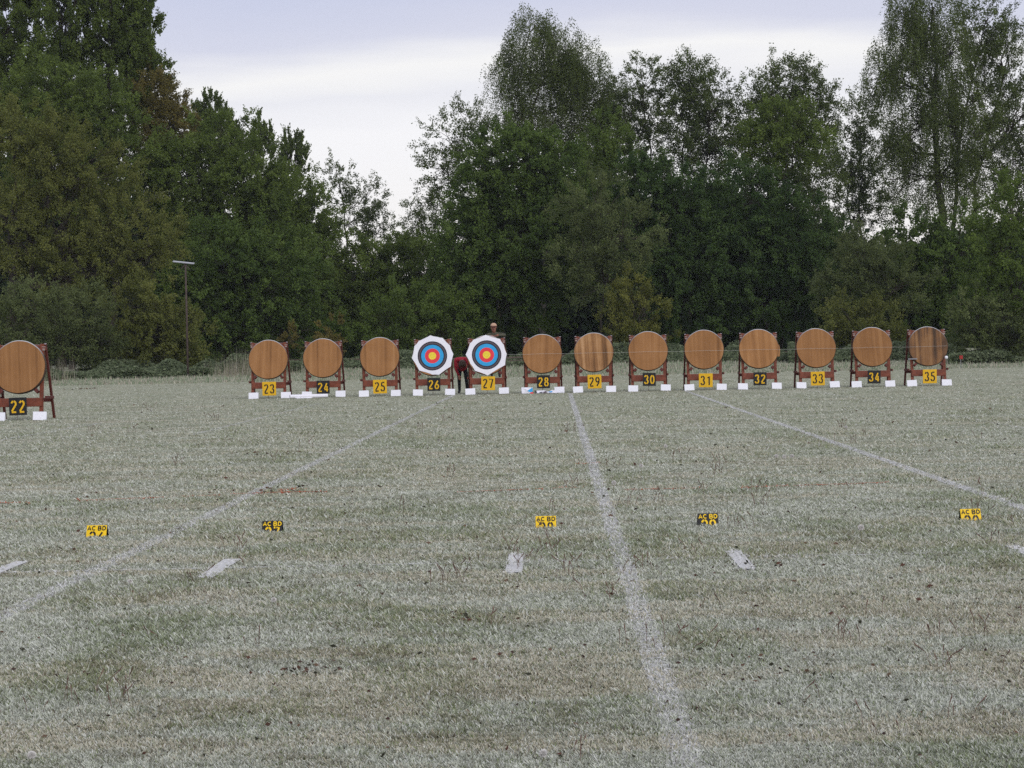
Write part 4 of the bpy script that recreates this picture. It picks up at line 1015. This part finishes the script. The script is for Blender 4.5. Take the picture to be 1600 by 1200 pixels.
def add_hand(J, B, key, wrist, direc, palm_n, curl):
    """palm, four unequal fingers and a thumb as chains off the wrist joint"""
    d = Vector(direc).normalized(); n = Vector(palm_n).normalized(); s = d.cross(n).normalized()
    w = Vector(wrist); J[key + 'p'] = (w + d * .05, (.036, .020)); B.append((key, key + 'p'))
    for i, (o_, L_) in enumerate(((-.033, .068), (-.011, .080), (.011, .076), (.032, .060))):
        b = w + d * .092 + s * o_; m = b + (d * math.cos(curl) + n * math.sin(curl)) * L_ * .5; e = m + (d * math.cos(2 * curl) + n * math.sin(2 * curl)) * L_ * .5
        J[f'{key}f{i}a'] = (b, .0095); J[f'{key}f{i}b'] = (m, .0085); J[f'{key}f{i}c'] = (e, .007)
        B += [(key + 'p', f'{key}f{i}a'), (f'{key}f{i}a', f'{key}f{i}b'), (f'{key}f{i}b', f'{key}f{i}c')]
    t0 = w + d * .045 - s * .045 + n * .01; J[key + 't0'] = (t0, .011); J[key + 't1'] = (t0 + (d * .8 - s * .5 + n * .4).normalized() * .045, .009)
    B += [(key + 'p', key + 't0'), (key + 't0', key + 't1')]
def ellipsoid(b, c, r_, n=18, m=12, fn=None):
    vs, fs = [], []
    for i in range(m + 1):
        ph = math.pi * i / m
        for j in range(n):
            th = 2 * math.pi * j / n; p = Vector((math.sin(ph) * math.cos(th), math.sin(ph) * math.sin(th), math.cos(ph)))
            if fn: p = fn(p)
            vs.append(Vector(c) + Vector((p.x * r_[0], p.y * r_[1], p.z * r_[2])))
    for i in range(m):
        for j in range(n): fs.append((i * n + j, (i + 1) * n + j, (i + 1) * n + (j + 1) % n, i * n + (j + 1) % n))
    b.add(vs, fs)

def face_bits(root, c, fwd, up, skin):
    """nose, eyes, mouth, ears on a head centre c"""
    f, u = Vector(fwd).normalized(), Vector(up).normalized(); s = f.cross(u).normalized()
    b = MB(); b.tube([c + f * .088 + u * .012, c + f * .112 - u * .022, c + f * .09 - u * .030], [.008, .015, .008], 8); b.build('nose', skin, root, smooth=True)
    for k_ in (-1, 1):
        b = MB(); ellipsoid(b, c + f * .083 + s * .032 * k_ + u * .015, (.012, .012, .009), 10, 6); b.build('eye', M['boots'], root, smooth=True)
        b = MB(); ellipsoid(b, c + s * .082 * k_ - u * .005, (.014, .022, .034), 10, 8); b.build('ear', skin, root, smooth=True)
    b = MB(); b.tube([c + f * .082 - s * .024 - u * .056, c + f * .094 - u * .056, c + f * .082 + s * .024 - u * .056], [.004, .007, .004], 6); b.build('mouth', M['cap_brim'], root, smooth=True)

def person_behind():
    Y = 70.86; x = X_of(774, Y); zf = .53
    root = empty('person', (x, Y, zf)); tag(root, 'person in tan cap and olive jacket leaning over the top of target 27', 'person')
    J, B = {}, []
    J['pelvis'] = ((.0, .05, .90), (.155, .115))
    J['waist'] = ((.0, .02, 1.08), (.15, .11)); J['chest'] = ((-.0, -.09, 1.30), (.175, .125)); J['shoul'] = ((-.01, -.16, 1.44), (.13, .10))
    J['neck'] = ((-.02, -.215, 1.525), .062); J['headlo'] = ((-.03, -.26, 1.60), .078); J['head'] = ((-.03, -.27, 1.70), .092); J['headtop'] = ((-.03, -.265, 1.775), .070)
    B += [('pelvis', 'waist'), ('waist', 'chest'), ('chest', 'shoul'), ('shoul', 'neck'), ('neck', 'headlo'), ('headlo', 'head'), ('head', 'headtop')]
    for s, k_ in ((-1, 'L'), (1, 'R')):
        J['hip' + k_] = ((s * .10, .05, .82), .092); J['knee' + k_] = ((s * .125, .0, .46), .062); J['ank' + k_] = ((s * .13, .03, .09), .048); J['toe' + k_] = ((s * .14, -.13, .035), .038)
        B += [('pelvis', 'hip' + k_), ('hip' + k_, 'knee' + k_), ('knee' + k_, 'ank' + k_), ('ank' + k_, 'toe' + k_)]
        ex = -.27 if s < 0 else .36
        J['sh' + k_] = ((s * .21, -.17, 1.44), .082); J['elb' + k_] = ((ex, -.33, 1.41 if s > 0 else 1.36), .056); J['wr' + k_] = ((-.10 if s < 0 else .13, -.54, 1.425 if s > 0 else 1.40), .034)
        B += [('shoul', 'sh' + k_), ('sh' + k_, 'elb' + k_), ('elb' + k_, 'wr' + k_)]
        add_hand(J, B, 'wr' + k_, J['wr' + k_][0], (-s * .9, -.25, -.05), (0, -.3, -1), .35)
    def mf(b):
        a = b[1]
        if a.startswith(('wr',)) and b[0].startswith('wr'): return 2
        if a.startswith(('neck', 'head')): return 2
        if a.startswith(('toe',)): return 3
        if a.startswith(('hip', 'knee', 'ank')): return 1
        return 0
    skin_body('body', J, B, mf, [M['olive_jacket'], M['trousers'], M['skin_red'], M['boots']], root)
    hc = Vector((-.03, -.27, 1.69)); face_bits(root, hc, (0, -1, -.25), (0, -.25, 1), M['skin_red'])
    b = MB(); ellipsoid(b, hc + Vector((0, .005, .055)), (.107, .118, .092), 20, 12, lambda p: Vector((p.x, p.y, max(p.z, -.25)))); b.build('cap', M['cap'], root, smooth=True)
    b = MB(); n = 9
    pts = [(-.085 + .17 * i / (n - 1), -.10 - .085 * math.sin(math.pi * i / (n - 1))) for i in range(n)]
    vs = [hc + Vector((px_, -.06, .045)) for px_, _ in pts] + [hc + Vector((px_, q, .018)) for px_, q in pts]; vs2 = [v + Vector((0, 0, .008)) for v in vs]
    fs = [(i, i + 1, n + i + 1, n + i) for i in range(n - 1)] + [(2 * n + n + i, 2 * n + n + i + 1, 2 * n + i + 1, 2 * n + i) for i in range(n - 1)] + [(n + i, n + i + 1, 3 * n + i + 1, 3 * n + i) for i in range(n - 1)]
    b.add(vs + vs2, fs); b.build('brim', M['cap_brim'], root, recalc=False)
person_behind()

def person_bending():
    Y = 71.9; x = X_of(721.5, Y)
    root = empty('person', (x, Y, 0)); tag(root, 'person in red jacket bending down between targets 26 and 27', 'person')
    J, B = {}, []
    J['pelvis'] = ((.02, .06, .90), (.17, .13)); J['waist'] = ((.0, -.10, 1.03), (.165, .12)); J['chest'] = ((-.02, -.32, 1.15), (.185, .135)); J['shoul'] = ((-.01, -.46, 1.16), (.15, .11))
    J['neck'] = ((.02, -.56, 1.12), .062); J['headlo'] = ((.035, -.63, 1.07), .080); J['head'] = ((.045, -.69, 1.01), .094); J['headtop'] = ((.05, -.735, .96), .072)
    B += [('pelvis', 'waist'), ('waist', 'chest'), ('chest', 'shoul'), ('shoul', 'neck'), ('neck', 'headlo'), ('headlo', 'head'), ('head', 'headtop')]
    legs = {'L': (-.10, -.10), 'R': (.12, .17)}
    for s, k_ in ((-1, 'L'), (1, 'R')):
        hx, fx = legs[k_]
        J['hip' + k_] = ((hx, .05, .83), .098); J['knee' + k_] = (((hx + fx) / 2, -.02, .47), .066); J['ank' + k_] = ((fx, .04, .085), .050); J['toe' + k_] = ((fx - .02, -.14, .036), .040)
        B += [('pelvis', 'hip' + k_), ('hip' + k_, 'knee' + k_), ('knee' + k_, 'ank' + k_), ('ank' + k_, 'toe' + k_)]
    J['shL'] = ((-.19, -.44, 1.14), .078); J['elbL'] = ((-.19, -.44, .85), .058); J['wrL'] = ((-.09, -.48, .62), .035)
    J['shR'] = ((.17, -.46, 1.17), .078); J['elbR'] = ((.28, -.62, .93), .056); J['wrR'] = ((.385, -.80, .72), .035)
    for k_ in 'LR': B += [('shoul', 'sh' + k_), ('sh' + k_, 'elb' + k_), ('elb' + k_, 'wr' + k_)]
    add_hand(J, B, 'wrL', J['wrL'][0], (.25, -.1, -1), (.2, -1, 0), .3); add_hand(J, B, 'wrR', J['wrR'][0], (.45, -.5, -.8), (-.6, -.4, -.2), .4)
    def mf(b):
        a = b[1]
        if a.startswith('wr') and b[0].startswith('wr'): return 2
        if a.startswith(('neck', 'head')): return 2
        if a.startswith('toe'): return 3
        if a.startswith(('hip', 'knee', 'ank')): return 1
        return 0
    skin_body('body', J, B, mf, [M['red_jacket'], M['trousers'], M['skin'], M['boots']], root)
    hc = Vector((.045, -.685, 1.015)); face_bits(root, hc, (0.05, -.45, -.9), (.05, -.75, .5), M['skin'])
    b = MB()
    ellipsoid(b, hc + Vector((.0, -.015, .03)), (.112, .122, .112), 20, 12)
    for i in range(26):
        t = 2 * math.pi * i / 26; p = hc + Vector((.10 * math.cos(t), -.02 + .10 * math.sin(t), .02)); L_ = .13 + .05 * math.sin(i * 2.3)
        b.tube([p, p + Vector((.012 * math.cos(t), .012 * math.sin(t), -L_ * .5)), p + Vector((.0, -.01, -L_))], [.022, .02, .006], 6)
    b.build('hair', M['hair'], root, smooth=True)
person_bending()

# ------------------------------------------------------------------ thin morning haze over the field
def haze():
    o = MB().box((0, 400, 28.5), (1800, 1260, 59)).build('haze', None)
    m = bpy.data.materials.new('haze'); m.use_nodes = True; t = m.node_tree; t.nodes.clear()
    q = t.nodes.new('ShaderNodeOutputMaterial'); v = t.nodes.new('ShaderNodeVolumePrincipled')
    v.inputs['Color'].default_value = (.86, .92, 1.0, 1); v.inputs['Density'].default_value = .00013; v.inputs['Anisotropy'].default_value = 0.0
    t.links.new(v.outputs[0], q.inputs['Volume']); o.data.materials.append(m)
    tag(o, 'thin cool morning haze over the field', None, None, 'stuff')
haze()
